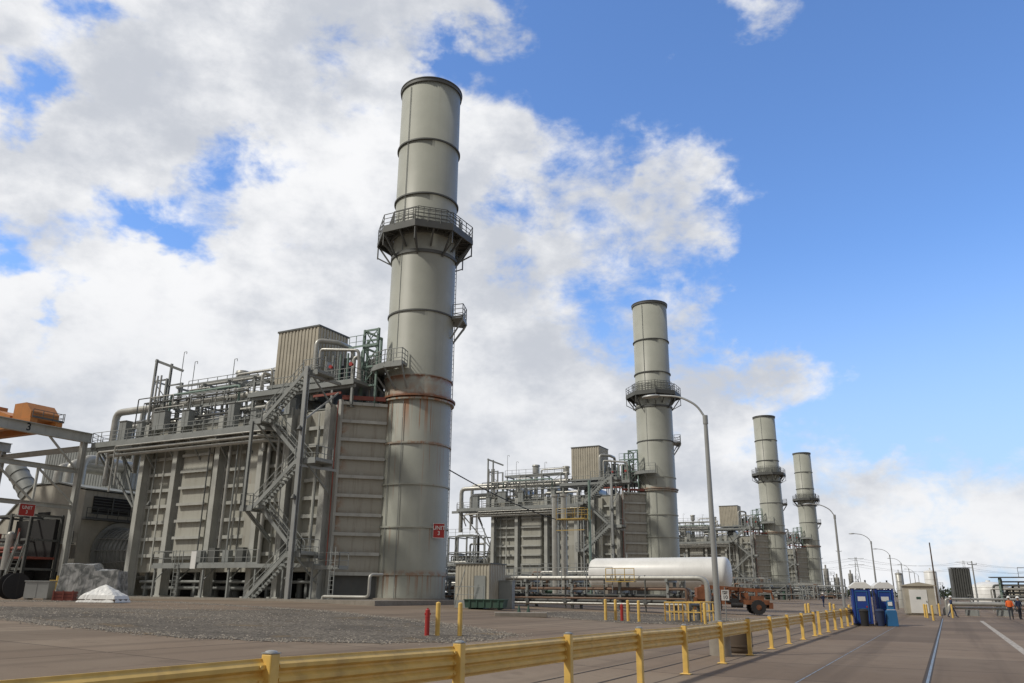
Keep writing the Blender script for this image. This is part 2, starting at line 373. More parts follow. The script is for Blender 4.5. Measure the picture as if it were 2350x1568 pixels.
sd.energy=2.5; sd.angle=math.radians(5); sd.color=(1,.945,.85)
a=math.radians(SUN_AZ); e=math.radians(SUN_EL); sv=Vector((math.sin(a)*math.cos(e),math.cos(a)*math.cos(e),math.sin(e)))
so.rotation_euler=sv.to_track_quat('Z','Y').to_euler()
scene.view_settings.view_transform='Standard'; scene.view_settings.look='None'; scene.view_settings.exposure=0

# ------------------------------------------------------------------ ground
GO=(4.02,19.7,0)
def LW(s_,t):
    return Vector((4.02,19.7,0))+N*s_+D*t
mb=MB(); xs=[-4000,-300,-60,-36,0,12,60,300,4000]; ys=[-400,-60,0,60,150,400,1200,5000]
for i,x in enumerate(xs):
    for y in ys: mb.v.append((x,y,.028*min(36,max(0,-x))))
for i in range(len(xs)-1):
    for j in range(len(ys)-1):
        k=len(ys); mb.f.append((i*k+j,(i+1)*k+j,(i+1)*k+j+1,i*k+j+1)); mb.sm.append(False); mb.mi.append(0)
mb.obj('ground',M_GROUND,loc=GO,rz=RZ,kind='structure')
mb=MB(); mb.add([(.35,-60,.004),(13.5,-60,.004),(13.5,900,.004),(.35,900,.004)],[(0,1,2,3)])
mb.obj('road',M_ROAD,loc=GO,rz=RZ,kind='structure')
def strip(name,x0,x1,y0,y1,m,z=.008):
    mb=MB(); mb.add([(x0,y0,z),(x1,y0,z),(x1,y1,z),(x0,y1,z)],[(0,1,2,3)]); mb.obj(name,m,loc=GO,rz=RZ,kind='structure')
strip('road_marking',4.94,5.0,-20,60,M_LBL); strip('road_marking',2.53,2.56,-20,42,M_LBL)
strip('road_marking',7.5,7.75,-10,55,M_LWH); strip('road_marking',4.905,4.935,-20,60,M_LDK); strip('road_marking',5.005,5.03,-20,60,M_LDK)
for s0,wd in ((-.9,.05),(-1.9,.04)):
    mb=MB(); zz=lambda x:.028*(-x)+.008
    mb.add([(s0,-20,zz(s0)),(s0+wd,-20,zz(s0+wd)),(s0+wd,90,zz(s0+wd)),(s0,90,zz(s0))],[(0,1,2,3)]); mb.obj('road_marking',M_LDK,loc=GO,rz=RZ,kind='structure')
def gravel_patch(poly,nst,seed):
    rr=random.Random(seed); cx=sum(p[0] for p in poly)/len(poly); cy=sum(p[1] for p in poly)/len(poly)
    pts=[]
    n=len(poly)
    for i in range(n):
        a=poly[i];b=poly[(i+1)%n]; L=math.hypot(b[0]-a[0],b[1]-a[1]);k=max(1,int(L/.7))
        for j in range(k):
            t=j/k; p=(a[0]+(b[0]-a[0])*t,a[1]+(b[1]-a[1])*t); q=rr.uniform(-.02,.02)
            pts.append((p[0]+(p[0]-cx)*q,p[1]+(p[1]-cy)*q))
    mb=MB(); m=len(pts); mb.add([(x,y,gz(x,y)+.012) for x,y in pts],[tuple(range(m))])
    mb.obj('gravel_ground',M_GRAV,kind='structure')
    mb=MB(); 
    for i in range(nst):
        k=rr.randrange(m); p=pts[k]; q=abs(rr.gauss(0,.05)) if rr.random()<.7 else rr.uniform(0,.9)
        if rr.random()<.1: q=-abs(rr.gauss(0,.02))
        x=p[0]+(cx-p[0])*q+rr.uniform(-.3,.3); y=p[1]+(cy-p[1])*q+rr.uniform(-.3,.3)
        if sdist(x,y)<.7: continue
        r=rr.uniform(.018,.05); z=gz(x,y)+.01
        vs=[(x+r*math.cos(u)*rr.uniform(.7,1.2),y+r*math.sin(u)*rr.uniform(.7,1.2),z) for u in (0,1.26,2.5,3.8,5)]+[(x+rr.uniform(-.3,.3)*r,y,z+r*rr.uniform(.5,.9))]
        mb.add(vs,[(0,1,5),(1,2,5),(2,3,5),(3,4,5),(4,0,5)])
    return mb.obj('loose_gravel',M_STONE,label='loose grey and tan gravel stones on bare ground',category='gravel',kind='stuff')
gravel_patch([(-18.4,30.5),(-15.4,28),(-9.7,24.8),(-5.3,24.8),(-1.2,27),(.5,31.5),(-3,38),(-10.2,46.5),(-24.0,53),(-30,52),(-36,40)],11000,1)
gravel_patch([(1.5,50),(6,44.5),(11,45.5),(13.2,50),(15.5,57),(12,60),(5,60),(1,55)],2500,2)

# ------------------------------------------------------------------ exhaust stack
TOP=48.6
def build_stack(loc,label,MS):
    E=thing('exhaust_stack',label,'chimney',loc,RZ,'row of exhaust stacks')
    mb=MB(); mb.lathe([(2.96,.6),(2.96,17.2),(2.92,17.3),(2.92,31),(2.86,31.2),(2.86,TOP),(2.78,TOP),(2.78,40)],n=72)
    mb.obj('shaft',MS,E)
    for z,h,p in ((42.0,.14,.12),(36.4,.14,.12),(30.7,.3,.14),(25.1,.14,.12),(19.3,.14,.12),(13.5,.14,.12),(10.1,.14,.12),(6.7,.14,.12),(3.05,.14,.1)):
        mb=MB(); r=2.95 if z<17.2 else 2.9; mb.ring(r-.12,r+p,z-h/2,z+h/2,n=72); mb.obj('stiffening_ring',M_DSTEEL if z>20 else MS,E)
    mb=MB(); mb.ring(2.8,3.2,17.15,17.3,n=72); mb.ring(2.8,3.3,17.42,17.55,n=72); mb.obj('flange',MS,E,label='rust-stained double flange ring')
    mb=MB(); mb.ring(2.8,3.0,TOP-.3,TOP+.02,n=72); mb.ring(2.8,3.05,TOP+.03,TOP+.12,n=72); mb.obj('top_rim',M_DSTEEL,E)
    mb=MB(); mb.ring(2.5,3.25,.6,1.25,n=48); mb.obj('concrete_base',M_CONC,E)
    mb=MB(); 
    for an in (-78,-100): 
        q=math.radians(an); mb.cyl((3.05*math.cos(q),3.05*math.sin(q),1),(3.05*math.cos(q),3.05*math.sin(q),17),.03,n=6)
    q=math.radians(262); mb.cyl((2.93*math.cos(q),2.93*math.sin(q),21),(2.93*math.cos(q),2.93*math.sin(q),48),.035,n=6)
    mb.obj('conduit',M_STEEL,E)
    mb=MB(); q=math.radians(60); c,s_=math.cos(q),math.sin(q)
    for t in (-.22,.22): mb.beam((3.3*c-s_*t,3.3*s_+c*t,2),(3.3*c-s_*t,3.3*s_+c*t,34),.05,.05)
    for i in range(80): mb.beam((3.3*c-s_*.22,3.3*s_+c*.22,2.3+i*.4),(3.3*c+s_*.22,3.3*s_-c*.22,2.3+i*.4),.03,.03)
    mb.obj('ladder',M_STEEL,E)
    zd=32.9; Rp=4.5
    mb=MB(); n=8; off=math.pi/8
    mb.ring(3.0,Rp,zd-.06,zd,n=n,a0=off,a1=off+2*math.pi,smooth=False); mb.ring(Rp-.12,Rp+.02,zd-.5,zd-.065,n=n,a0=off,a1=off+2*math.pi,smooth=False)
    mb.ring(2.95,3.15,zd-.45,zd-.065,n=24)
    for i in range(24):
        q=off+2*math.pi*i/24; rr=Rp*math.cos(math.pi/8)/math.cos(((q-off)%(math.pi/4))-math.pi/8)-.15
        mb.beam((3.1*math.cos(q),3.1*math.sin(q),zd-.25),(rr*math.cos(q),rr*math.sin(q),zd-.25),.08,.2)
    P=mb.obj('platform',M_DSTEEL,E)
    mb=MB(); pts=[(4.45*math.cos(off+i*math.pi/4),4.45*math.sin(off+i*math.pi/4),zd) for i in range(9)]
    mb.railing(pts,1.25,1.1,.055,mid=3)
    pts=[(3.45*math.cos(off+i*math.pi/4),3.45*math.sin(off+i*math.pi/4),zd) for i in range(9)]; mb.railing(pts,1.9,.55,.05,mid=6)
    mb.obj('railing',M_DSTEEL,P)
    mb=MB()
    for i in range(8):
        q=off+i*math.pi/4; c,s_=math.cos(q),math.sin(q)
        mb.beam((4.4*c,4.4*s_,zd-.4),(2.95*c,2.95*s_,zd-2.5),.14,.16); mb.beam((4.4*c,4.4*s_,zd-.3),(4.4*c,4.4*s_,zd-1.7),.08,.1)
        mb.beam((4.4*c,4.4*s_,zd-1.6),(2.95*c,2.95*s_,zd-2.4),.1,.1)
        q2=q+math.pi/8; c,s_=math.cos(q2),math.sin(q2); mb.beam((4.0*c,4.0*s_,zd-.4),(2.95*c,2.95*s_,zd-1.7),.14,.2)
    mb.obj('bracket',M_DSTEEL,P)
    def sector(z,a0,a1,r1,nm):
        mb=MB(); A0,A1=math.radians(a0),math.radians(a1); k=max(1,int((a1-a0)/22))
        mb.ring(3.0,r1,z-.07,z,n=k,a0=A0,a1=A1,smooth=False); mb.ring(r1-.1,r1+.02,z-.32,z-.075,n=k,a0=A0,a1=A1,smooth=False)
        for i in range(k+1):
            q=A0+(A1-A0)*i/k; c,s_=math.cos(q),math.sin(q); mb.beam((r1*c,r1*s_,z-.2),(2.95*c,2.95*s_,z-1.9),.1,.12)
        P=mb.obj(nm,M_STEEL,E); mb=MB()
        pts=[(3.05*math.cos(A0),3.05*math.sin(A0),z)]+[((r1-.05)*math.cos(A0+(A1-A0)*i/k),(r1-.05)*math.sin(A0+(A1-A0)*i/k),z) for i in range(k+1)]+[(3.05*math.cos(A1),3.05*math.sin(A1),z)]
        mb.railing(pts,1.25,.8,.055,mid=3); mb.obj('railing',M_STEEL,P)
    sector(25.0,8,52,4.1,'side_platform'); sector(20.0,150,285,4.4,'lower_platform')
    return E
SP=[(-8.2,68),(23.4,128),(69.9,216.5),(100.8,275)]
build_stack((SP[0][0],SP[0][1],0),'tall grey-green steel exhaust stack with rust streaks and octagonal platform',M_STACK)
st=build_stack((SP[1][0],SP[1][1],0),'slender grey exhaust stack with a ringed platform beside its boiler',M_STACK2)
for x,y in SP[2:]: copy_tree(st,(x,y,0))

# ------------------------------------------------------------------ heat recovery boiler
def build_boiler(loc,label):
    E=thing('heat_recovery_boiler',label,'boiler',loc,RZ,'row of heat recovery boilers')
    mb=MB(); mb.box(-27,-3.9,-5.2,5.2,3.2,16.3)
    mb.box(-21.2,-17.6,-5.95,-5.201,4.2,14.3)
    mb.box(-12.9,-11.9,-6.05,-5.201,4.0,14.6); mb.box(-8.2,-7.2,-5.8,-5.201,4.0,16.0)
    mb.obj('casing',M_CASE,E)
    mb=MB()
    for z in [4.6+1.45*i for i in range(8)]: 
        for xa,xb in ((-26.1,-22.3),(-17.5,-16.98),(-16.42,-13.0),(-11.2,-8.9),(-8.3,-8.21),(-7.15,-4.8)):
            mb.box(xa,xb,-5.55,-5.202,z,z+.07); mb.box(xa,xb,-5.59,-5.551,z-.12,z+.17)
        mb.box(-21.15,-17.65,-6.25,-5.951,z,z+.07); mb.box(-21.15,-17.65,-6.28,-6.251,z-.1,z+.14) if z<14 else None
    for x in (-24.2,-14.6,-10.1,-6.0): mb.box(x-.07,x+.07,-5.67,-5.595,3.3,16)
    mb.obj('casing_stiffener',M_COLM,E)
    for x in (-26.4,-22,-16.7,-11.5,-8.6,-4.5):
        mb=MB(); mb.icol(x,-5.9,.8,16.6,.55,.95,.06); mb.obj('column',M_COLM,E)
    mb=MB()
    for x in (-26.4,-22,-16.7,-11.5,-8.6,-4.5):
        mb.icol(x,5.7,.8,16.3,.5,.9); mb.box(x-.55,x+.55,-6.5,-5.3,.7,1.25)
    mb.obj('rear_frame',M_COLM,E)
    mb=MB()
    for x in [-25.5+2.1*i for i in range(11)]:
        mb.box(x-.12,x+.12,-4.9,-4.6,.8,3.2); mb.box(x-.12,x+.12,0,.3,.8,3.2)
    for i in range(9):
        x=-25+2.4*i; mb.cyl((x,-3.8,.9),(x,-3.8,2.0+R.random()),.25+.2*R.random(),n=10)
    mb.tube([(-26,-5,2.4),(-5,-5,2.4)],.13); mb.tube([(-26,-4.7,1.9),(-9,-4.7,1.9),(-9,-4.7,1)],.18)
    mb.obj('undercroft_frame',M_STEEL,E)
    mb=MB(); mb.box(-26.5,-4.2,-2,4,.8,3.1); mb.obj('undercroft_shade',M_DARK,E)  # near-black block stands in for the shade under the casing
    mb=MB()
    def tap(z0,z1,g=0):
        a=[(-3.9,-5.2-g),(-1.0-.0,-2.5-g*1.3),(-1.0,2.5+g),(-3.9,5.2+g)]
        mb.prism(a,'z',z0,z1)
    tap(3.0,16.7)
    mb.obj('outlet_duct',M_DUCT,E)
    mb=MB()
    for z in [3.05+1.52*i for i in range(10)]:
        mb.beam((-3.85,-5.33,z),(-1.1,-2.78,z),.28,.07); mb.beam((-3.78,-5.46,z),(-1.03,-2.91,z),.03,.26)
    mb.obj('duct_stiffener',M_COLM,E)
    mb=MB(); tap(.8,2.94,-.25)
    mb.obj('outlet_base',M_DSTEEL,E)
    mb=MB(); mb.box(-4.05,-3.75,-5.62,-5.32,1,17); mb.obj('corner_post',M_COLM,E)
    mb=MB(); mb.tube([(-3.85,-5.9,3.4),(-3.85,-5.9,16.8)],.05,n=8); mb.obj('red_pipe',M_DRED,E)
    mb=MB(); a=[(-27,-4.6,3.6),(-27,4.6,3.6),(-27,4.6,12.4),(-27,-4.6,12.4)]; b=[(-30,-2.0,3.0),(-30,2.0,3.0),(-30,2.0,7.4),(-30,-2.0,7.4)]
    mb.add(a+b,[(0,1,2,3),(7,6,5,4),(0,4,5,1),(1,5,6,2),(2,6,7,3),(3,7,4,0)])
    mb.obj('inlet_duct',M_CASE,E)
    mb=MB(); mb.cyl((-30,0,5.2),(-36.4,0,5.2),1.9,2.5,n=36)
    for i in range(11): 
        x=-30.3-i*.56; r=1.9+(30-(-x))*-.094
        mb.cyl((x,0,5.2),(x-.1,0,5.2),r+.2,n=36)
    mb.cyl((-36.2,0,5.2),(-36.39,0,5.2),3.1,n=36)
    for k in range(6):
        q=math.radians(150+k*26); mb.cyl((-30.2,2.2*math.cos(q),5.2+2.2*math.sin(q)),(-36.2,2.8*math.cos(q),5.2+2.8*math.sin(q)),.06,n=6)
    mb.obj('ribbed_exhaust_duct',M_LAMP,E)
    mb=MB(); mb.box(-21.5,-3.6,-7.6,-6.45,3.62,3.7); mb.box(-21.5,-3.6,-7.68,-7.605,3.45,3.75); mb.box(-3.59,-1.2,-7.6,-6.45,3.3,3.38)
    for x in [-21.2+2.9*i for i in range(7)]: mb.beam((x,-7.5,.9),(x,-7.5,3.6),.14,.14); mb.beam((x,-7.5,2.4),(x,-6.3,3.5),.08,.08)
    W1=mb.obj('lower_walkway',M_STEEL,E)
    mb=MB(); mb.railing([(-21.5,-6.5,3.7),(-21.5,-7.6,3.7),(-9.4,-7.6,3.7)],1.15,1.2,.05); mb.railing([(-5.0,-7.6,3.7),(-3.6,-7.6,3.7)],1.15,1.2,.05)
    mb.railing([(-3.5,-7.55,3.38),(-1.2,-7.55,3.38),(-1.2,-6.5,3.38)],1.15,1.1,.05)
    mb.obj('railing',M_STEEL,W1)
    for x in (-18.6,-1.9):
        mb=MB()
        for t in (0,.45): mb.beam((x+t,-7.75,.9),(x+t,-7.75,4.9),.05,.05)
        for i in range(9): mb.beam((x,-7.75,1.2+i*.32),(x+.45,-7.75,1.2+i*.32),.03,.03)
        mb.obj('ladder',M_STEEL,E)
    mb=MB(); mb.box(-16.7,-16.1,-7.80,-7.77,3.4,4.8); mb.obj('notice_board',M_WHITE,E)
    zw=15.0
    mb=MB(); mb.box(-32.6,-9.0,-7.4,-5.5,zw-.08,zw); mb.box(-32.6,-9.0,-7.5,-7.405,zw-.34,zw+.04); mb.box(-34,-27.3,-5.49,5,zw-.08,zw)
    for x in [-32+3.2*i for i in range(8)]:
        mb.beam((x,-7.45,zw-.35),(x,-5.3,zw-.35),.12,.3); mb.beam((x,-7.3,zw-.5),(x,-5.5,zw-2.6),.12,.14)
    mb.beam((-33.8,-7.2,zw-.4),(-27,-7.2,zw-.4),.2,.4)
    for x,x2 in ((-32.4,-27.2),(-29.5,-26.9)): mb.beam((x,-6.5,zw-.5),(x2,-6.0,zw-6),.16,.16)
    W2=mb.obj('upper_walkway',M_STEEL,E)
    mb=MB(); mb.railing([(-34,2,zw),(-34,-5.4,zw),(-32.7,-7.4,zw),(-10.2,-7.4,zw)],1.15,1.25,.05,mid=3); mb.obj('railing',M_STEEL,W2)
    for i,(y,z,r) in enumerate(((-7.75,14.1,.12),(-7.3,13.75,.15),(-6.9,14.25,.10),(-8.0,14.45,.07))):
        mb=MB(); mb.tube([(-31+i*.9,y,z-1.2-i),(-31+i*.9,y,z),(-10.4+.3*i,y,z),(-9.4+.3*i,y+1.2,z),(-9.4+.3*i,y+1.3,z-4-i*2)],r,n=8); mb.obj('pipe',M_PIPE,E)
    FL=[(-9,1.0,-5,4.4,0),(-5,4.4,-9,8.0,1),(-9,8.0,-5,11.4,0),(-5,11.4,-9,15.0,1),(-9,15.0,-5,18.5,0)]
    for x0,z0,x1,z1,k in FL:
        y0,y1=((-9.1,-8.25),(-8.1,-7.25))[k]
        mb=MB(); mb.flight(x0,z0,x1,z1,y0,y1); F=mb.obj('stair_flight',M_STEEL,E)
        mb=MB()
        for y in (y0,y1):
            for h in (.5,1.0): mb.beam((x0,y,z0+h),(x1,y,z1+h),.045,.045)
            for t in (0,.25,.5,.75,1): mb.beam((x0+(x1-x0)*t,y,z0+(z1-z0)*t),(x0+(x1-x0)*t,y,z0+(z1-z0)*t+1),.045,.045)
        mb.obj('handrail',M_STEEL,F)
    for x0,x1,z in ((-5,-3.6,4.4),(-10.3,-9,8.0),(-5,-2.9,11.4),(-10.3,-9,15.0),(-5,-3.4,18.5)):
        mb=MB(); mb.box(x0,x1,-9.15,-7.2,z-.07,z); mb.box(x0,x1,-9.22,-9.155,z-.26,z+.04); mb.box(x0,x1,-7.19,-7.12,z-.26,z+.04)
        mb.beam(((x0+x1)/2,-9.1,z-.15),((x0+x1)/2,-5.8,z-.15),.12,.2); mb.beam(((x0+x1)/2,-8.9,z-.2),((x0+x1)/2,-6.2,z-2.2),.1,.12)
        L=mb.obj('landing',M_STEEL,E)
        mb=MB(); far=x1 if x1>-7 else x0; near=x0 if x1>-7 else x1
        mb.railing([(near,-9.18,z),(far,-9.18,z),(far,-7.2,z)],1.1,.9,.05); mb.obj('railing',M_STEEL,L)
    mb=MB(); mb.icol(-4.2,-9.5,.8,18.9,.34,.34,.05); mb.beam((-4.2,-9.5,11),(-3.6,-5.8,11),.15,.2); mb.beam((-4.2,-9.5,18.3),(-4.0,-5.0,18.3),.18,.25); mb.beam((-4.2,-9.5,14.5),(-4.0,-5.8,17.5),.12,.12)
    mb.obj('stair_column',M_LAMP,E)
    mb=MB(); mb.icol(-9.8,-9.3,7.7,15,.22,.22,.04); mb.beam((-9.8,-9.3,8),(-9.8,-6,5.5),.14,.14); mb.obj('stair_post',M_STEEL,E)
    for (x,y,z) in ((-4.2,-9.8,13.9),(-4.2,-9.8,8.6),(-24.3,-6.6,9.2)):
        mb=MB(); mb.beam((x,y+.3,z),(x,y,z),.05,.05); mb.cyl((x,y,z+.12),(x,y-.08,z-.22),.1,.2,n=10); mb.obj('floodlight',M_DSTEEL,E)
    mb=MB(); mb.box(-28,-3.2,-5.0,5.0,16.45,16.55)
    mb.box(-14.5,-2.6,-5.6,2,18.4,18.5); mb.box(-14.5,-2.6,-5.7,-5.605,18.2,18.56)
    for x in (-14,-11.3,-8,-5,-2.9):
        mb.icol(x,-5.4,16.5,18.2,.2,.2,.03); mb.icol(x,1.5,16.5,18.2,.2,.2,.03)
    mb.beam((-14.5,-5.4,18.1),(-2.6,-5.4,18.1),.15,.25)
    D1=mb.obj('roof_deck',M_STEEL,E)
    mb=MB(); mb.railing([(-14.4,-5.55,18.5),(-9.2,-5.55,18.5)],1.15,1.2,.05); mb.railing([(-7.8,-5.55,18.5),(-2.7,-5.55,18.5),(-2.7,-3,18.5)],1.15,1.1,.05,mid=3); mb.obj('railing',M_STEEL,D1)
    sh=MB(); x0,x1,y0,y1,z0,z1=-13.0,-8.2,-4.1,-.1,19.3,24.5
    sh.box(x0+.06,x1-.06,y0+.06,y1-.06,z0,z1-.05); sh.corr((x0,y0),(x1,y0),z0,z1,.40,.07); sh.corr((x1,y0),(x1,y1),z0,z1,.40,.07); sh.corr((x0,y1),(x0,y0),z0,z1,.4,.07)
    H=sh.obj('roof_shed',M_SHED,E)
    mb=MB(); mb.box(x0-.1,x1+.1,y0-.12,y1+.1,z1+.001,z1+.16); mb.obj('shed_roof',M_DSTEEL,H)
    mb=MB(); mb.box(x1+.072,x1+.11,y0+1.2,y0+2.2,z0+.1,z0+2.2); mb.obj('door',M_WHITE,H)
    mb=MB(); mb.tube([(x1+.1,y0+.9,z1-.9),(x1+.5,y0+.9,z1-.9),(x1+.5,y0+.9,z1-1.15)],.03,n=6); mb.sphere((x1+.5,y0+.9,z1-1.25),.16,8,6); mb.obj('camera_dome',M_WHITE,H)
    mb=MB(); mb.box(x0,x1+1.2,y0-.9,y1,z0-.3,z0-.05)
    for x in (x0+.2,x1): mb.icol(x,y0-.3,18.5,z0-.3,.2,.2,.03)
    mb.railing([(x1-1.2,y0-.85,z0-.05),(x1+1.15,y0-.85,z0-.05),(x1+1.15,y1,z0-.05)],1.15,.8,.05,mid=3); mb.obj('shed_deck',M_STEEL,E)
    def pipe(pts,r,m=M_PIPE,n=12,nm='pipe'):
        mb=MB(); mb.tube(pts,r,n=n); 
        mb.obj(nm,m,E)
    pipe([(-33.6,-4.6,11.5),(-33.6,-4.6,18.8),(-14.0,-4.6,18.8),(-14.0,-4.6,16.6)],.36,n=16)
    pipe([(-32.2,-3.6,14.2),(-32.2,-3.6,17.7),(-27,-3.6,17.7),(-27,-3.6,16.5)],.32,n=14)
    pipe([(-30.6,-5.0,14.8),(-30.6,-5.0,17.0),(-24,-5.0,17.0),(-24,-5.0,16.2)],.26)
    pipe([(-33.0,-2.0,13),(-33.0,-2.0,19.6),(-13.5,-2,19.6)],.30,n=14)
    pipe([(-25,-5.3,16.6),(-25,-5.3,19.6),(-16,-5.3,19.6),(-16,-5.3,17)],.12,M_GREENP)
    pipe([(-22.6,-4,16.5),(-22.6,-4,20.6),(-13.6,-4,20.6),(-13.6,-5.0,20.6),(-13.6,-5.0,19)],.15)
    pipe([(-20.5,-5.4,16.5),(-20.5,-5.4,18.0),(-10.5,-5.4,18.0)],.10,M_STEEL)
    pipe([(-19,-3,16.5),(-19,-3,21.5),(-14.5,-3,21.5),(-14.5,-3,18.5)],.13)
    pipe([(-17.3,-5.2,15.2),(-17.3,-5.2,17.3),(-11,-5.2,17.3),(-11,-6.6,17.3),(-11,-6.6,13)],.18)
    pipe([(-28,-6.9,15.5),(-18,-6.9,15.5)],.05,M_STEEL); pipe([(-28,-6.9,15.9),(-14,-6.9,15.9)],.04,M_STEEL)
    for i in range(7):
        x=-7.6+i*.72; h=20.4+R.uniform(0,2.2); y=-3.3+R.uniform(-.4,1.5)
        pipe([(x,y,16.6),(x,y,h),(x+.5,y+.2,h),(x+.5,y+.2,18.4)],R.uniform(.08,.15),R.choice([M_PIPE,M_STEEL,M_GREENP,M_PIPE]))
    pipe([(-7.9,-4.6,17.5),(-7.9,-4.6,23.0),(-6.7,-3.2,23.0),(-6.7,-1,23.0),(-6.7,-1,17)],.22,n=14)
    pipe([(-7.2,-4.8,17.5),(-7.2,-4.8,22.0),(-3.5,-4.2,21.6),(-3.5,-3.6,18.5)],.14)
    for x in (-6.4,-5.6,-4.8,-4.0): pipe([(x,-4.9,18.5),(x,-4.9,21.2)],.09,M_GREENP if x>-5 else M_STEEL,10)
    for x in (-5.6,-3.4): 
        mb=MB(); mb.cyl((x,-5.0,20.1),(x,-5.2,20.1),.13,n=12); mb.cyl((x,-5.2,20.1),(x,-5.26,20.1),.18,n=12); mb.obj('valve_wheel',M_RED,E)
    for i in range(6):
        x=-7.8+i*.85; mb=MB(); mb.box(x,x+.5,-1.6,-.9,18.6,20+1.6*R.random()); mb.cyl((x+.25,-1.9,18.6),(x+.25,-1.9,21+R.random()),.2,n=10); mb.obj('valve_actuator',M_DSTEEL,E)
    for x,z in ((-24,17.9),(-17.5,18.1),(-11,17.6)):
        mb=MB(); mb.cyl((x,-1.5,z),(x,4.5,z),.95,n=24); mb.sphere((x,-1.5,z),.95,16,8,1); mb.obj('steam_drum',M_PIPE,E)
    for x0_,x1_,z0_,z1_ in ((-30.2,-29.2,15.02,17.2),(-27.6,-26.9,15.02,16.9),(-25.4,-23.9,16.0,17.7),(-21.6,-20.7,16.0,17.5),(-15.7,-15.0,15.4,17.6),(-13.0,-12.3,15.02,16.7),(-9.1,-8.5,16.0,17.4)):
        mb=MB(); mb.box(x0_,x1_,-6.6,-5.9,z0_,z1_); mb.box(x0_-.05,x1_+.05,-6.68,-5.85,z1_+.002,z1_+.07)
        mb.box((x0_+x1_)/2-.01,(x0_+x1_)/2+.01,-6.62,-6.602,z0_+.1,z1_-.1); mb.obj('instrument_enclosure',M_STEEL,E)
    mb=MB()
    for x,y in ((-28.2,-5),(-26.3,-5),(-28.2,-3.2),(-26.3,-3.2)): mb.icol(x,y,15,23.7 if x<-27 else 21.5,.2,.2,.03)
    for z in (17.5,19.6,21.4): mb.beam((-28.2,-5,z),(-26.3,-5,z),.12,.14); mb.beam((-28.2,-3.2,z),(-26.3,-3.2,z),.12,.14); mb.beam((-28.2,-5,z),(-28.2,-3.2,z),.12,.14)
    mb.beam((-28.4,-5,23.6),(-26.0,-3.5,22.6),.16,.24); mb.beam((-28.2,-5,17.5),(-26.3,-5,19.6),.07,.07); mb.beam((-26.3,-5,19.6),(-28.2,-5,21.4),.07,.07)
    mb.obj('hoist_frame',M_STEEL,E)
    for x in (-27.8,-27.3,-26.8): pipe([(x,-5.3,15),(x,-5.3,21.8)],.09,M_PIPE,8)
    mb=MB()
    for x in (-24.5,-21,-17.8,-14.6):
        for y in (-4.9,-2.6): mb.icol(x,y,16.5,20.4,.18,.18,.03)
        mb.beam((x,-5.2,20.3),(x,-2.3,20.3),.12,.18); mb.beam((x,-5.2,18.2),(x,-2.3,18.2),.12,.18)
    for y in (-4.9,-2.6):
        for z in (18.35,20.5): mb.beam((-25,y,z),(-14.2,y,z),.1,.18)
    for x in (-24.5,-17.8): mb.beam((x,-4.9,18.3),(x+3.3,-4.9,20.3),.07,.07); mb.beam((x+3.3,-4.9,16.6),(x,-4.9,18.3),.07,.07)
    mb.box(-26.2,-14.2,-2.5,-1.7,20.62,20.7)
    mb.obj('pipe_support_frame',M_STEEL,E)
    mb=MB(); mb.railing([(-26.2,-2.5,20.7),(-14.2,-2.5,20.7)],1.1,1.3,.05); mb.railing([(-27.5,-4.95,16.55),(-9.5,-4.95,16.55)],1.1,1.5,.045); mb.obj('catwalk_railing',M_STEEL,E)
    # fine bore lines, trays and small supports filling the roofline
    r2=random.Random(77)
    for i in range(20):
        xa=-29+r2.random()*13; L=r2.uniform(2.5,7); xb=min(xa+L,-13.8); y=r2.uniform(-6.2,-3.6); z=r2.uniform(16.0,19.9)
        pipe([(xa,y,15.1 if y<-5.3 else 16.6),(xa,y,z),(xb,y,z),(xb,y,z-r2.uniform(.4,1.2))],r2.uniform(.03,.07),r2.choice([M_STEEL,M_DSTEEL,M_PIPE]),6)
    mb=MB()
    for z in (17.0,18.9): mb.box(-28,-14.5,-5.85,-5.5,z,z+.05); mb.beam((-28,-5.86,z+.05),(-14.5,-5.86,z+.05),.03,.14)
    for i in range(10): mb.beam((-28+1.5*i,-5.6,15.0 if i%2 else 16.5),(-28+1.5*i,-5.6,18.9),.05,.05)
    mb.obj('cable_tray',M_DSTEEL,E)
    for x,y,z,r in ((-15.2,-1.4,21.8,.55),(-21.5,0,22.6,.6)):
        mb=MB(); mb.cyl((x,y,17),(x,y,z),r*.6,n=16); mb.cyl((x,y,z-1.2),(x,y,z),r,n=18); mb.cyl((x,y,z),(x,y,z+.25),r*1.2,r*1.1,n=18); mb.obj('vent_silencer',M_PIPE,E)
    mb=MB()
    for x,y in ((-3.4,-3.6),(-1.9,-3.6),(-3.4,-1.2),(-4.9,-1.2)): mb.icol(x,y,16.6,23.6,.18,.18,.03)
    for z in (18.5,20.2,22,23.5): mb.beam((-4.9,-1.2,z),(-3.4,-1.2,z),.12,.16); mb.beam((-3.4,-3.6,z),(-1.9,-3.6,z),.12,.16); mb.beam((-3.4,-3.6,z),(-3.4,-1.2,z),.12,.16)
    for z in (18.5,20.2,22): mb.beam((-3.4,-3.6,z),(-1.9,-3.6,z+1.6),.07,.07); mb.beam((-3.4,-1.2,z),(-3.4,-3.6,z+1.6),.07,.07)
    mb.railing([(-4.9,-3.8,22),(-1.9,-3.8,22)],1.1,.7,.045)
    mb.obj('valve_tower_frame',M_GREENP,E)
    mb=MB(); mb.beam((-7,-5.45,17.6),(-4.0,-5.45,17.6),.14,.2); mb.beam((-3.98,-5.3,17.25),(-1.2,-3.0,17.25),.2,.35); mb.obj('red_beam',M_DRED,E)
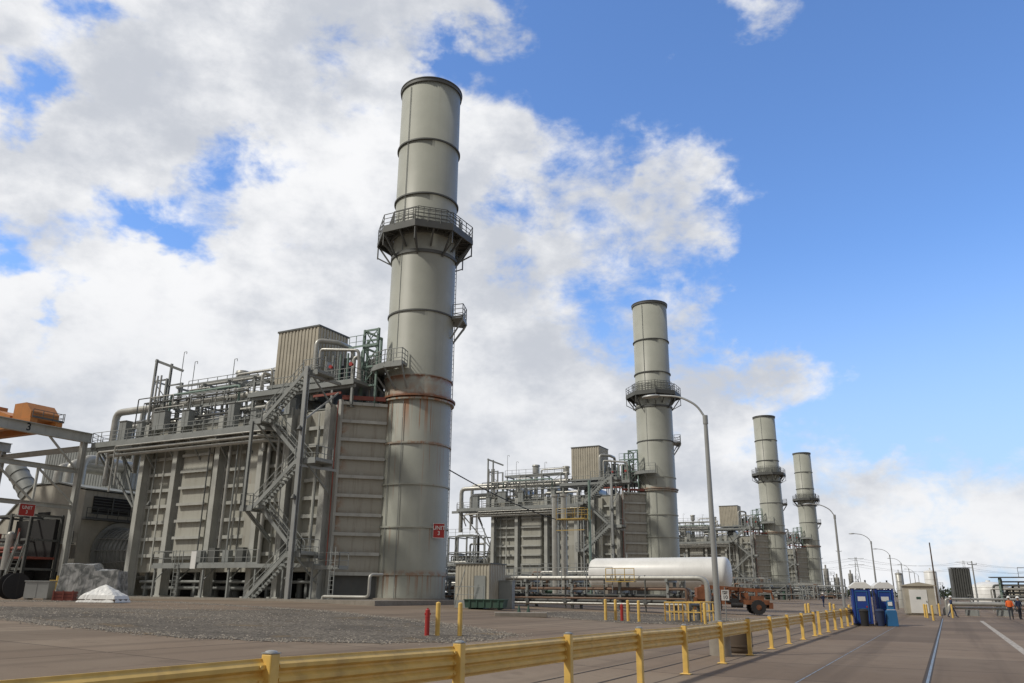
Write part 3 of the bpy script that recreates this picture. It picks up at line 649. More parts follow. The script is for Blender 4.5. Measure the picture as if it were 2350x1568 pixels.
    for i in range(9):
        x=-24+i*2.2+R.uniform(-.5,.5); y=-4.3+R.uniform(-.3,1.4)
        if x>-13.4 : x-=11.7
        pipe([(x,y,16.5),(x,y,R.uniform(18.2,20.8))],R.uniform(.05,.11),R.choice([M_STEEL,M_PIPE,M_DSTEEL]),8)
    for x,z in ((-24.5,23.6),(-22.8,22.4),(-17.5,22)):
        mb=MB(); mb.cyl((x,-4.9,18),(x,-4.9,z),.035,n=6); mb.tube([(x,-4.9,z),(x,-4.9,z+.4),(x+.35,-4.9,z+.4),(x+.35,-4.9,z+.15)],.03,n=6); mb.obj('lamp_mast',M_STEEL,E)
    for x,y,r,m in ((-15.2,-6.3,.14,M_PIPE),(-14.4,-6.2,.08,M_STEEL),(-10.6,-6.3,.18,M_PIPE),(-7.4,-6.0,.08,M_STEEL),(-17.4,-6.6,.06,M_DSTEEL),(-5.6,-5.9,.07,M_STEEL),(-13.6,-5.9,.05,M_DSTEEL),(-25.2,-5.8,.06,M_STEEL)):
        pipe([(x,y,3.8),(x,y,14.5)],r,m,10)
    for i in range(4):
        x=-17.3+i*1.6; mb=MB(); mb.box(x,x+.7,-6.9,-6.4,3.75,4.9+.2*(i%2)); mb.obj('control_cabinet',M_DSTEEL if i%2 else M_STEEL,E)
    return E
bo=build_boiler((SP[0][0],SP[0][1],0),'beige heat recovery boiler with external zigzag stairs and rooftop piping')
for x,y in SP[1:]: copy_tree(bo,(x,y,0),label='beige heat recovery boiler with rooftop piping and a small shed')

def L1(a_,b_,z=0,u=0):
    v=Vector((SP[u][0],SP[u][1],z))+N*a_+D*b_; return v
for i,(x,y) in enumerate(SP):
    mb=MB(); mb.box(-42,4.5,-10.5,8,.7,1.14); mb.obj('concrete_pad',M_CONC,loc=(x,y,0),rz=RZ,kind='structure')

# ------------------------------------------------------------------ lettering
def text_part(body,size,m,parent,loc,rot,ext=.01,space=1.0):
    cu=bpy.data.curves.new('lettering','FONT'); cu.body=body; cu.size=size; cu.align_x='CENTER'; cu.align_y='CENTER'; cu.extrude=ext; cu.space_line=space; cu.offset=size*.012
    o=bpy.data.objects.new('lettering_curve',cu); COL.objects.link(o); dg=bpy.context.evaluated_depsgraph_get(); dg.update()
    me=bpy.data.meshes.new_from_object(o.evaluated_get(dg)); bpy.data.objects.remove(o); me.materials.clear(); me.materials.append(m)
    t=bpy.data.objects.new('lettering',me); COL.objects.link(t); t.parent=parent; t.location=loc; t.rotation_euler=rot; return t
def unit_sign(loc,rz,wd,ht,label):
    E=thing('unit_sign',label,'sign',loc,rz,'red unit number signs')
    mb=MB(); mb.box(-wd/2,wd/2,-.02,.02,-ht/2,ht/2); mb.obj('panel',M_RED,E)
    mb=MB()
    for x0,x1,z0,z1 in ((-wd/2-.03,wd/2+.03,ht/2+.001,ht/2+.035),(-wd/2-.03,wd/2+.03,-ht/2-.035,-ht/2-.001),(-wd/2-.03,-wd/2-.001,-ht/2,ht/2),(wd/2+.001,wd/2+.03,-ht/2,ht/2)): mb.box(x0,x1,-.03,.03,z0,z1)
    mb.obj('border',M_WHITE,E)
    mb=MB(); mb.beam((0,.02,ht*.3),(0,.5,ht*.3),.06,.06); mb.beam((0,.02,-ht*.3),(0,.5,-ht*.3),.06,.06); mb.obj('bracket',M_STEEL,E)
    text_part('UNIT\n3',ht*.40,M_WHITE,E,(0,-.027,.0),(math.pi/2,0,0),.004,.95)
unit_sign((-5.75,65.75,6.45),math.radians(16),.9,1.1,'red UNIT 3 sign bracketed off the exhaust stack')
p=L1(32.55,-12.6,8.35); unit_sign(p,RZ+math.pi/2,1.4,1.0,'red UNIT 3 sign hanging on the grey gantry frame')

# ------------------------------------------------------------------ gantry frame
G=thing('gantry_frame','grey steel gantry frame numbered 3 with diagonal bracing','steel frame',(SP[0][0],SP[0][1],0),RZ)
def gp(mb,nm,m=M_COLM,par=G): return mb.obj(nm,m,par)
for x in (-33,-46):
    for y in (-8,-22):
        mb=MB(); mb.icol(x,y,.8,15.2,.5,.5,.05); gp(mb,'column')
    mb=MB(); mb.ibeam((x,-7.3,15.65),(x,-30,15.65),.5,.95,.06); gp(mb,'top_beam')
    mb=MB(); mb.ibeam((x,-8,12.4),(x,-22,12.4),.3,.45,.04); gp(mb,'middle_beam')
    mb=MB(); mb.ibeam((x,-8,9.0),(x,-22,9.0),.3,.4,.04); gp(mb,'lower_beam')
    mb=MB(); mb.beam((x,-8,12.2),(x,-11.5,15.2),.16,.16); mb.beam((x,-8,9.2),(x,-12,12.2),.16,.16); mb.beam((x,-16,12.2),(x,-12,9.2),.16,.16); mb.beam((x,-16,12.5),(x,-19,15.2),.16,.16); mb.beam((x,-12,9.2),(x,-12,12.2),.18,.18); gp(mb,'brace')
mb=MB(); mb.ibeam((-33,-8,14.6),(-46,-8,14.6),.3,.5,.04); gp(mb,'cross_beam')
text_part('3',.95,M_BLACK,G,(-32.955,-13.6,15.65),(math.pi/2,0,math.pi/2),.01)

B=thing('bridge_crane','orange bridge crane trolley parked on top of the gantry','crane',(SP[0][0],SP[0][1],0),RZ)
mb=MB(); mb.box(-49,-35.0,-9.9,-9.2,16.2,17.0); mb.box(-49,-35.0,-12.4,-11.7,16.2,17.0)
mb.prism([(-35.4,17.01),(-35.4,17.7),(-36.4,18.6),(-38.2,18.6),(-38.2,17.01)],'y',-12.2,-9.4)
mb.obj('girder',M_ORNG,B)
mb=MB(); mb.prism([(-39.0,17.02),(-39.0,17.6),(-41.6,18.4),(-43.5,18.4),(-43.5,17.02)],'y',-12.0,-9.5); mb.box(-46,-43.6,-11.8,-9.7,17.02,19.2); mb.obj('trolley',M_ORNG,B)
mb=MB(); mb.railing([(-35,-9.1,17.0),(-42,-9.1,17.0)],.9,1,.05); mb.railing([(-34.9,-9.3,17.0),(-34.9,-12.3,17.0)],.8,1,.05); mb.obj('railing',M_DSTEEL,B)
mb=MB()
mb.ring(.75,.95,-13.4,-13.3,n=24); mb.v=[(x-43.6,z,y+18.6) for x,y,z in mb.v]
for i in range(12):
    q=i*math.pi/6; mb.beam((-43.6,-13.35,18.6),(-43.6+.95*math.cos(q),-13.35,18.6+.95*math.sin(q)),.07,.07)
mb.cyl((-43.6,-13.2,18.6),(-43.6,-13.55,18.6),.25,n=12); mb.beam((-43.6,-13.2,18.6),(-43.6,-11.9,17.8),.12,.12)
mb.obj('cable_reel',M_DRED,B)

T=thing('turbine_hall','beige turbine building with louvered windows and corrugated wall','building',(SP[0][0],SP[0][1],0),RZ)
mb=MB(); mb.prism([(-29,.8),(-29,12.6),(-41,12.6),(-50,8.6),(-60,8.6),(-60,.8)],'y',5.2,14); mb.obj('wall',M_LWALL,T)
for x0,x1,z0,z1 in ((-34.6,-31.6,9.8,12.0),):
    mb=MB(); mb.box(x0,x1,5.1,5.19,z0,z1)
    W=mb.obj('window',M_DARK,T)
    mb=MB()
    for k in range(8): mb.box(x0,x1,4.98,5.09,z0+k*(z1-z0)/8,z0+k*(z1-z0)/8+.06)
    mb.box((x0+x1)/2-.06,(x0+x1)/2+.06,4.9,4.97,z0,z1); mb.obj('louver',M_DSTEEL,W)
E2=thing('turbine_enclosure','pale gas turbine enclosure with sloping grey roof and dark openings','enclosure',(SP[0][0],SP[0][1],0),RZ)
mb=MB(); mb.prism([(-36.5,1),(-36.5,11.2),(-41,12.0),(-45,12.0),(-52,6.5),(-52,1)],'y',-4.6,4.8); mb.obj('housing',M_LWALL,E2)
mb=MB(); mb.beam((-36.3,.1,11.35),(-41,.1,12.2),9.7,.14); mb.beam((-41,.1,12.16),(-45.1,.1,12.16),9.7,.14); mb.beam((-45,.1,12.15),(-52.3,.1,6.42),9.7,.14); mb.obj('roof_sheet',M_STEEL,E2)
mb=MB(); mb.box(-36.495,-36.42,-3.6,.8,9.0,10.7); W=mb.obj('vent_opening',M_DARK,E2)
mb=MB()
for k in range(6): mb.box(-36.415,-36.36,-3.6,.8,9.05+k*.28,9.11+k*.28)
mb.box(-36.355,-36.3,-1.5,-1.35,9.0,10.7); mb.obj('louver',M_DSTEEL,W)
for xa,xb,za,zb in ((-39.6,-38.2,1.1,3.3),(-49.5,-47,2.5,5.5),(-43.5,-41.5,6.5,9.2)):
    mb=MB(); mb.box(xa,xb,-4.66,-4.605,za,zb); mb.obj('door',M_DARK,E2)
mb=MB(); mb.railing([(-36.8,-4.9,6),(-51,-4.9,6)],1.1,1.4,.06); mb.box(-51,-36.8,-5.6,-4.7,5.9,5.99); mb.railing([(-36.2,-4.3,8.4),(-36.2,4,8.4)],1.1,1.2,.06); mb.box(-36.4,-35.4,-4.6,4.3,8.3,8.39); mb.obj('walkway',M_DSTEEL,E2)
I=thing('air_intake_duct','pale corrugated air intake house with curved white ducts','duct',(SP[0][0],SP[0][1],0),RZ)
mb=MB(); mb.box(-60,-43.5,5.5,12,12.7,18.0); mb.corr((-60,5.4),(-43.4,5.4),12.8,18.0,.5,.06); mb.corr((-43.4,5.4),(-43.4,12),12.8,18.0,.5,.06); mb.obj('filter_house',M_STEEL,I)
for k in range(3):
    mb=MB(); x=-43-2.0*k; mb.tube([(x,-1.0,12.0),(x,-1.0,15.4-.3*k),(x,5.3,15.4-.3*k)],.45,n=16,rad=1.1,k=7); mb.obj('curved_duct',M_PIPE,I)
mb=MB(); mb.tube([(-45,-2.5,8.0),(-51,-3.5,14.5)],1.0,n=20)
for k in range(7):
    t=k/7; c0=Vector((-45,-2.5,8.0)).lerp(Vector((-51,-3.5,14.5)),t); dd=Vector((-6,-1,6.5)).normalized()*.08; mb.cyl(c0,c0+dd,1.08,n=20)
mb.obj('sloping_duct',M_STEEL,I)

K=thing('fuel_gas_skid','skid with green frame, red pipework and small vessels','pipe skid',L1(38,-9,0),RZ)
mb=MB()
for x in (-3.5,0,3): 
    for y in (-1.5,1.5): mb.icol(x,y,.9,8.4,.25,.25,.03)
for z in (3.4,6,8.2):
    for y in (-1.5,1.5): mb.beam((-3.5,y,z),(3,y,z),.15,.2)
    for x in (-3.5,0,3): mb.beam((x,-1.5,z),(x,1.5,z),.15,.2)
mb.obj('frame',M_DSTEEL,K)
mb=MB(); mb.box(-3.5,3,-1.6,1.6,4.3,4.5); mb.tube([(-3,-1.7,5.2),(2.8,-1.7,5.2)],.16); mb.tube([(-3,-1.7,4.9),(1.8,-1.7,4.9),(1.8,-1.7,7)],.1); mb.box(-2.5,-1.6,-1.9,-1.2,5.4,6.6); mb.obj('red_pipework',M_DRED,K)
mb=MB(); mb.cyl((.8,-1.8,3.3),(.8,-1.8,6.4),.35,n=14); mb.sphere((.8,-1.8,6.4),.35); mb.box(-3.3,-1.4,-2.1,-.6,1,3.0); mb.obj('vessel',M_PIPE,K)
mb=MB(); mb.box(-3.3,2.8,1.0,1.4,1,8.0); mb.box(-1.2,1,-1.2,.9,1,3.2); mb.obj('dark_panel',M_DARK,K)
mb=MB(); mb.box(-5.8,-4,-2.4,-.6,1.0,4.2); mb.beam((-4,-1.6,4.5),(-1.5,-2.6,1),.1,.3); mb.obj('green_cabinet',M_GRNB,K)
mb=MB(); mb.beam((2.8,-2.4,1),(4.2,-2.4,5.5),.06,.2); mb.beam((2.8,-3.1,1),(4.2,-3.1,5.5),.06,.2)
for i in range(14): mb.box(2.85+i*.1,3.05+i*.1,-3.1,-2.4,1.2+i*.32,1.24+i*.32)
mb.railing([(2.8,-3.1,1.0),(4.2,-3.1,5.5)],1,1.4,.05,toe=False); mb.obj('access_stair',M_STEEL,K)

def wrapped(loc,rz,lx,ly,h,label,peak):
    E=thing('wrapped_pallet',label,'pallet load',loc,rz,'plastic-wrapped pallet loads')
    mb=MB()
    for i in range(5): mb.box(-lx/2+i*(lx-.14)/4,-lx/2+i*(lx-.14)/4+.14,-ly/2,ly/2,.02,.14)
    mb.box(-lx/2,lx/2,-ly/2,ly/2,.141,.19); mb.obj('pallet',M_WOOD,E)
    mb=MB(); nx,ny=24,16; rr=random.Random(int(lx*10)); vs=[]
    for j in range(ny+1):
        for i in range(nx+1):
            u,v=i/nx*2-1,j/ny*2-1; e=max(abs(u),abs(v)); 
            if peak: hh=h*(1-.72*e)**.9 if e<1 else .15*h
            else: hh=h*(1-.05*e**4)*(1 if u<.15 else .84)+ .04*math.sin(u*4+v*3)
            k=1+.05*(e>=.99); ee=1+.015*math.sin(7*u+9*v)
            vs.append((u*lx/2*k*ee+rr.uniform(-.015,.015),v*ly/2*k*ee+rr.uniform(-.015,.015),(.02 if e>.99 else hh+rr.uniform(-.015,.015))))
    fs=[(j*(nx+1)+i,j*(nx+1)+i+1,(j+1)*(nx+1)+i+1,(j+1)*(nx+1)+i) for j in range(ny) for i in range(nx)]
    mb.add(vs,fs,False); mb.obj('plastic_wrap',M_PLAS if not peak else M_WHITE,E)
wrapped((-28.0,56,1.0),.1,4.0,1.8,2.35,'tall machine crate wrapped in translucent plastic beside the boiler',False)
wrapped((-22.9,47.3,1.0),-.15,2.3,1.4,1.0,'low peaked load wrapped in white plastic on a pallet',True)
mb=MB(); 
for k in range(3): mb.box(-.6,.6,-.42,-.38,.03+k*.2,.17+k*.2); mb.box(-.6,.6,.38,.42,.03+k*.2,.17+k*.2); mb.box(-.61,-.57,-.38,.38,.03+k*.2,.17+k*.2); mb.box(.57,.61,-.38,.38,.03+k*.2,.17+k*.2)
for x in (-.55,.55,0): mb.box(x-.04,x+.04,-.46,-.421,0,.62)
mb.box(-.55,.55,-.37,.37,.05,.45)
mb.obj('red_crate',M_DRED,loc=(-27.6,52.0,1.0),rz=.2,label='small red slatted metal crate beside wrapped pallets',category='crate')
mb=MB(); mb.box(-.75,.75,-.5,.5,.1,1.15); mb.box(-.8,.8,-.55,.55,1.151,1.22); mb.box(-.7,-.5,-.4,.4,0,.099); mb.box(.5,.7,-.4,.4,0,.099); mb.box(-.02,.02,-.52,-.501,.15,1.1)
mb.obj('metal_cabinet',M_LAMP,loc=(-31.5,56,1.0),rz=.1,bevel=.02,label='low light grey metal cabinet on the ground',category='cabinet')
o=MB(); o.cyl((0,-.5,.87),(0,.5,.87),.45,n=22); o.cyl((0,-.56,.87),(0,-.5,.87),.87,n=28); o.cyl((0,.5,.87),(0,.56,.87),.87,n=28)
o.obj('cable_drum',M_BLACK,loc=(-34.2,57.5,1.0),rz=.9,label='black cable drum standing on its rims',category='cable drum')
mb=MB(); mb.box(-.4,.4,-.4,.4,.1,1.3); mb.cyl((0,0,1.3),(0,0,1.6),.12,n=10); mb.box(-.3,.3,-.46,-.401,.5,1.1); mb.box(-.35,-.25,-.3,.3,0,.099); mb.box(.25,.35,-.3,.3,0,.099)
mb.obj('pump_unit',M_YELD,loc=(-31.8,58.6,1.0),rz=.2,bevel=.02,label='small yellow pump unit on legs',category='pump')
mb=MB(); mb.tube([(-2.0,-8.2,1.0),(-2.0,-8.2,1.35),(2.2,-8.2,1.35),(2.2,-8.2,2.9),(2.6,-7.2,2.9)],.11,n=10,rad=.3); mb.obj('drain_pipe',M_PIPE,loc=(SP[0][0],SP[0][1],0),rz=RZ,label='grey elbowed drain pipe at the foot of the stack',category='pipe')

# ------------------------------------------------------------------ street lamps
def street_lamp(loc,label):
    E=thing('street_lamp',label,'street lamp',loc,RZ,'street lamps along the road')
    mb=MB(); mb.cyl((0,0,.0),(0,0,.95),.32,.30,n=20); mb.cyl((0,0,.951),(0,0,.98),.2,n=16); mb.obj('pedestal',M_CONC,E)
    mb=MB(); mb.cyl((0,0,.98),(0,0,7.2),.1,.065,n=14); mb.cyl((0,0,7.0),(0,0,7.28),.085,n=12); mb.obj('pole',M_LAMP,E)
    mb=MB(); mb.tube([(0,0,7.2),(-.25,0,7.65),(-.8,0,8.0),(-1.5,0,8.1)],.035,n=8,rad=.5); mb.obj('arm',M_LAMP,E)
    mb=MB(); mb.sphere((0,0,0),1,14,8); mb.v=[(-1.78+x*.34,y*.13,8.09+z*(.08 if z>0 else .05)) for x,y,z in mb.v]; mb.obj('lamp_head',M_LAMP,E)
    return E
lp=[(6.3,25.4)]+[(23.3+i*15.0,58.3+i*28.6) for i in range(7)]
sl=street_lamp((*lp[0],gz(*lp[0])),'galvanized curved-arm street lamp on a concrete pedestal behind the guardrail')
for x,y in lp[1:]: copy_tree(sl,(x,y,gz(x,y)),label='galvanized curved-arm street lamp along the road')
mb=MB(); mb.lathe([(.0,0),(.38,0),(.40,.12),(.42,.5),(.40,.88),(.38,.95),(0,.95)],n=24); mb.ring(.40,.43,.2,.26,n=24); mb.ring(.40,.43,.7,.76,n=24)
mb.obj('barrel',M_WOOD,loc=(7.25,26.8,0),label='dark brown stained barrel beside the lamp pedestal',category='barrel')

# ------------------------------------------------------------------ guardrail
GG=Vector(GO)+Vector((CS,-SN,0))*.12
GR=thing('guardrail','yellow corrugated steel guardrail on square posts with grey caps','guardrail',GG,RZ)
ts=[-23.5,-20.2,-16.85,-13.42,-10.1,-6.69,-3.2,0.0]+[3.5*i for i in range(1,7)]
ts2=[22.6+3.1*i for i in range(7)]
def toph(t):
    pts=[(-30,1.27),(-13.4,1.21),(-10.1,1.15),(-6.7,1.13),(-3.2,1.11),(0,1.07),(60,1.05)]
    for (a,b),(c,d) in zip(pts[:-1],pts[1:]):
        if a<=t<=c: return b+(d-b)*(t-a)/(c-a)
    return 1.05
def rail_seg(t0,t1):
    prof=[(.0,0),(.0,.02),(-.05,.05),(-.05,.085),(0,.12),(0,.14),(-.05,.17),(-.05,.205),(0,.24),(0,.26),(-.05,.29),(-.05,.325),(0,.36),(0,.38)]
    mb=MB(); vs=[]
    for t in (t0,t1):
        zt=toph(t)-.05
        for x,z in prof: vs.append((-x-.11,t,zt-.38+z))
    n=len(prof)
    for t in (t0,t1):
        zt=toph(t)-.05
        for x,z in prof: vs.append((-x-.125,t,zt-.38+z))
    fs=[]
    for i in range(n-1):
        fs.append((i,i+1,n+i+1,n+i)); fs.append((2*n+i,3*n+i,3*n+i+1,2*n+i+1))
    fs+= [(0,n,3*n,2*n),(n-1,3*n-1,4*n-1,2*n-1)]
    mb.add(vs,fs)
    for z in (.07,.19,.31): 
        for t in (t0+.12,t1-.12): mb.cyl((-.062,t,toph(t)-.43+z),(-.045,t,toph(t)-.43+z),.016,n=6)
    return mb.obj('rail',M_YEL,GR)
for seg in (ts,ts2):
    for t in seg:
        mb=MB(); h=toph(t); mb.box(-.125,-.005,t-.06,t+.06,-.01,h-.012); mb.box(-.19,.06,t-.12,t+.12,.005,.03); mb.obj('post',M_YEL,GR,bevel=.012)
        mb=MB(); mb.box(-.128,-.002,t-.063,t+.063,h-.010,h+.0); mb.lathe([(.06,h+.001),(.05,h+.012),(.03,h+.018),(0,h+.02)],-.065,t,n=12); mb.obj('post_cap',M_LAMP,GR)
    for a,b in zip(seg[:-1],seg[1:]): rail_seg(a+.003,b-.003)

# ------------------------------------------------------------------ bollards, hydrants, cones
mb=MB(); mb.cyl((0,0,-.05),(0,0,1.08),.083,n=18); mb.sphere((0,0,1.08),.083,18,8,.6)
bol=mb.obj('bollard',M_YEL,loc=(-2.5,29.5,gz(-2.5,29.5)),label='yellow painted steel pipe bollard',category='bollard',group='yellow bollards')
for x,y in [(-1.74,29.8),(5.4,47.2),(6,47.5),(6.6,46.8),(7.2,46.8),(32.5,64.5),(35.8,72),(36.6,74),(41,80),(42.5,80.5),(27.5,64),(24.5,60.5),(23.8,61.5),(21.4,60),(20.3,57.5),(26,68),(38.5,73),(10.9,46.9)]:
    copy_tree(bol,(x,y,gz(x,y)))
def hydrant(x,y):
    E=thing('hydrant','red standpipe fire hydrant post','fire hydrant',(x,y,gz(x,y)),.3,'red hydrants')
    mb=MB(); mb.cyl((0,0,0),(0,0,.84),.085,n=14); mb.cyl((0,0,.6),(0,0,.63),.093,n=14); mb.sphere((0,0,.84),.085,12,8,.6); mb.cyl((0,0,.87),(0,0,.92),.03,n=8); mb.obj('standpipe',M_RED,E)
    mb=MB(); mb.cyl((-.105,0,.72),(.105,0,.72),.035,n=10); mb.obj('outlet',M_RED,E)
hydrant(-2.85,29.35); hydrant(6.3,47.1)
mb=MB(); mb.cyl((0,0,.03),(0,0,.48),.13,.03,n=12); mb.box(-.18,.18,-.18,.18,0,.03)
cn=mb.obj('traffic_cone',M_GRNB,loc=(.6,53,gz(.6,53)),label='small green traffic cone on the ground',category='cone',group='green cones'); copy_tree(cn,(1.2,53.2,gz(1.2,53.2)))
mb=MB(); mb.prism([(-1.5,-.5),(1.5,-.5),(1.6,.3),(1.1,.6),(-1.4,.6)],'z',0,.26); mb.obj('manhole_plinth',M_CONC,loc=(.6,48,gz(.6,48)-.03),rz=.1,bevel=.03,label='low concrete plinth standing in the gravel',category='plinth')

# ------------------------------------------------------------------ shed and green skip near stack
E=thing('utility_shed','beige corrugated utility shed with a grey door','shed',(-2.2,60.4,gz(-2.2,60.4)),RZ)
mb=MB(); mb.box(-1.35,1.35,-.95,1.25,0,2.9); mb.corr((-1.4,-1.0),(1.4,-1.0),0,3.0,.25,.04); mb.corr((1.4,-1),(1.4,1.3),0,3.0,.25,.04); mb.corr((-1.4,1.3),(-1.4,-1),0,3.0,.25,.04); mb.obj('wall',M_SHED,E)
mb=MB(); mb.box(-1.5,1.5,-1.12,1.4,3.001,3.07); mb.obj('roof',M_DSTEEL,E)
mb=MB(); mb.box(.2,1.1,-1.09,-1.05,.1,2.2); mb.obj('door',M_STEEL,E)
mb=MB(); mb.box(-.9,1.4,-1.9,-1.1,.0,.35); mb.railing([(1.4,-1.9,.35),(-.9,-1.9,.35)],1.1,1.2,.05); mb.beam((-.9,-1.9,.2),(-.1,-1.9,2.6),.05,.05); mb.obj('door_step',M_STEEL,E)
mb=MB(); mb.prism([(-1.3,.12),(1.3,.12),(1.38,.62),(-1.38,.62)],'y',-.7,.7)
for x in (-1,-.5,0,.5,1): mb.box(x-.04,x+.04,-.76,-.701,.15,.62)
mb.box(-1.42,1.42,-.78,.78,.621,.67); mb.cyl((-1,-.6,.12),(-1,.6,.12),.11,n=10); mb.cyl((1,-.6,.12),(1,.6,.12),.11,n=10)
mb.obj('waste_skip',M_GRNB,loc=(-1.6,57.4,gz(-1.6,57.4)),rz=-.2,label='low dark green steel skip beside the shed',category='skip')
mb=MB(); mb.box(-.5,.5,-.35,.35,.05,1.9); mb.box(-.55,.55,-.4,.4,1.901,1.96); mb.box(-.45,.45,-.37,-.351,.15,1.8); mb.box(-.5,-.4,-.3,.3,0,.049); mb.box(.4,.5,-.3,.3,0,.049)
mb.obj('electrical_cabinet',M_STEEL,loc=(-.2,60.2,gz(-.2,60.2)),rz=-.3,label='tall grey electrical cabinet next to the shed',category='cabinet')

# ------------------------------------------------------------------ white storage tank
E=thing('storage_tank','long white horizontal tank with domed ends on saddles','tank',(24.0,90,0),RZ)
mb=MB()
prof=[(0,0.0),(.9,.05),(1.35,.14),(1.6,.28),(1.72,.45),(1.75,.6),(1.75,15.6),(1.6,16.0),(1.0,16.2),(0,16.3)]
mb.lathe(prof,n=48); mb.v=[(-z,x,y+3.95) for x,y,z in mb.v]; mb.obj('shell',M_WHITE,E)
for x in (-3,-14):
    mb=MB(); mb.box(x-.25,x+.25,-1.3,1.3,0,2.9); mb.obj('saddle',M_CONC,E)
mb=MB(); 
for x in (-5,-11.8,-13.6): mb.cyl((x,0,5.6),(x,0,6.1),.08,n=10); mb.cyl((x,0,6.1),(x,0,6.15),.14,n=10)
mb.obj('nozzle',M_STEEL,E)

# ------------------------------------------------------------------ low pipe rack
E=thing('pipe_rack','low steel pipe rack carrying grey and brown process pipes','pipe rack',(13.0,63,-.3),RZ)
for x in (-.8,-4.6,-8.6,-12.6,-16.6,-20):
    mb=MB(); z0=.45
    for y in (-.9,.9): mb.icol(x,y,z0,3.0,.2,.2,.03)
    mb.beam((x,-1.3,3.0),(x,1.3,3.0),.2,.2); mb.beam((x,-1.1,2.2),(x,1.1,2.2),.16,.16); mb.box(x-.3,x+.3,-1.2,-.6,z0-.1,z0+.3); mb.obj('support',M_STEEL,E)
for i,(y,z,r,m) in enumerate([(-1.0,3.2,.12,M_PIPE),(-.5,3.2,.1,M_STEEL),(-.1,3.2,.12,M_PIPE),(.5,3.25,.16,M_PIPE),(-.9,2.4,.1,M_PIPEB),(-.4,2.42,.13,M_PIPEB),(.2,2.4,.1,M_STEEL),(-1.1,1.7,.08,M_PIPEB),(-1.2,1.3,.1,M_PIPE),(.3,1.9,.12,M_DSTEEL),(-.6,1.5,.12,M_DSTEEL),(.6,1.3,.14,M_PIPEB)]):
    mb=MB(); e=1.6-.25*i*(i<4)
    if i==0: mb.tube([(-22,y,z),(2.2,y,z),(2.2,y,.3)],.19,n=14,rad=.7,k=7)
    else: mb.tube([(-22,y,z),(e-1,y,z),(e-1,y,.4)],r,n=10)
    mb.obj('pipe',m,E)
for i in range(6):
    mb=MB(); x=-19+3.3*i; mb.tube([(x,-1.1,3.4),(x,-1.1,.5)],.06,n=8); mb.cyl((x,-1.3,1.5),(x,-1.36,1.5),.18,n=12); mb.obj('valve',M_DSTEEL,E)
mb=MB(); mb.railing([(-20,-1.4,2.1),(-5,-1.4,2.1)],1.9,2.2,.05,mid=3,toe=False); mb.obj('railing',M_STEEL,E)
mb=MB(); mb.railing([(-5.5,-1.5,3.0),(-3.2,-1.5,3.0)],.9,.8,.05,toe=False); mb.box(-5.5,-3.2,-1.6,-1.0,2.9,2.96); mb.obj('access_platform',M_YELD,E)
E=thing('pipe_guard_railing','yellow tube railing enclosing pipe risers','railing',(9.0,48.6,gz(9,48.6)),RZ)
mb=MB(); q=[(0,0),(0,4.6),(2.1,4.6),(2.1,0),(0,0)]; q=[(x,y,0) for x,y in q]; mb.railing(q,1.05,1.0,.07,toe=False); mb.railing([(1.05,0,0),(1.05,2.3,0)],1.05,1.0,.07,toe=False); mb.obj('rail_frame',M_YEL,E)
mb=MB(); mb.tube([(1.0,1.5,0),(1.0,1.5,.9),(1.0,3.6,.9),(1.0,3.6,0)],.12); mb.cyl((1,2.4,.9),(1,2.4,1.4),.05); mb.cyl((1,2.4,1.4),(1,2.4,1.45),.2); mb.obj('riser_pipe',M_DSTEEL,E)
E=thing('speed_limit_sign','small white SPEED LIMIT 10 sign on a thin post','sign',(12.9,50,gz(12.9,50)),0)
mb=MB(); mb.cyl((0,.03,0),(0,.03,2.0),.03,n=8); mb.obj('post',M_STEEL,E)
mb=MB(); mb.box(-.23,.23,-.01,.0,1.25,1.85); mb.obj('panel',M_WHITE,E)
text_part('SPEED\nLIMIT',.12,M_BLACK,E,(0,-.014,1.69),(math.pi/2,0,0),.002,.9); text_part('10',.30,M_BLACK,E,(0,-.014,1.42),(math.pi/2,0,0),.002)

# ------------------------------------------------------------------ rust-orange open crane carrier
E=thing('mobile_crane','long low rust-brown crane carrier with open frame and black tyres','crane vehicle',(17.9,67,gz(17.9,67)),math.radians(-6))
mb=MB(); mb.box(-3.0,2.7,-.75,-.55,.75,1.1); mb.box(-3.0,2.7,.55,.75,.75,1.1)
for x in (-2.9,-1.8,-.5,.7,1.6,2.6): mb.box(x-.1,x+.1,-.549,.549,.8,1.05)
mb.box(-3.25,-2.95,-1.05,1.05,.35,1.25); mb.box(2.65,2.9,-1.0,1.0,.45,.9); mb.prism([(-2.9,1.11),(-2.9,2.0),(-2.2,2.15),(-1.9,1.11)],'y',-.8,.8); mb.obj('chassis',M_RUSTV,E)
mb=MB(); mb.box(-1.6,-.6,-.7,.7,1.11,1.6); mb.box(.6,1.1,-.7,-.1,1.11,1.65); mb.box(1.3,2.3,-.7,.7,1.11,1.4); mb.cyl((-1.1,0,1.6),(-1.1,0,1.85),.4,n=14); mb.obj('engine_deck',M_RUSTV,E)
mb=MB()
for k in range(5): mb.tube([(-1.7+.5*k,-.8,1.0),(-1.7+.5*k,-.8,1.3+.1*k),(-1.2+.5*k,-.78,1.25)],.05,n=6)
mb.cyl((-.3,-.85,.7),(.6,-.85,.7),.2,n=10); mb.box(-.6,.3,-.9,-.7,.9,1.2); mb.obj('hydraulic_lines',M_BLACK,E)
mb=MB()
for x in (-.4,.45):
    for y in (-.82,-.12): mb.beam((x,y,1.11),(x,y,2.0),.07,.07)
mb.box(-.48,.53,-.87,-.07,2.001,2.05); mb.box(-.2,.3,-.7,-.3,1.11,1.5); mb.box(-.25,-.17,-.7,-.3,1.5,1.85); mb.obj('open_cab',M_RUSTV,E)
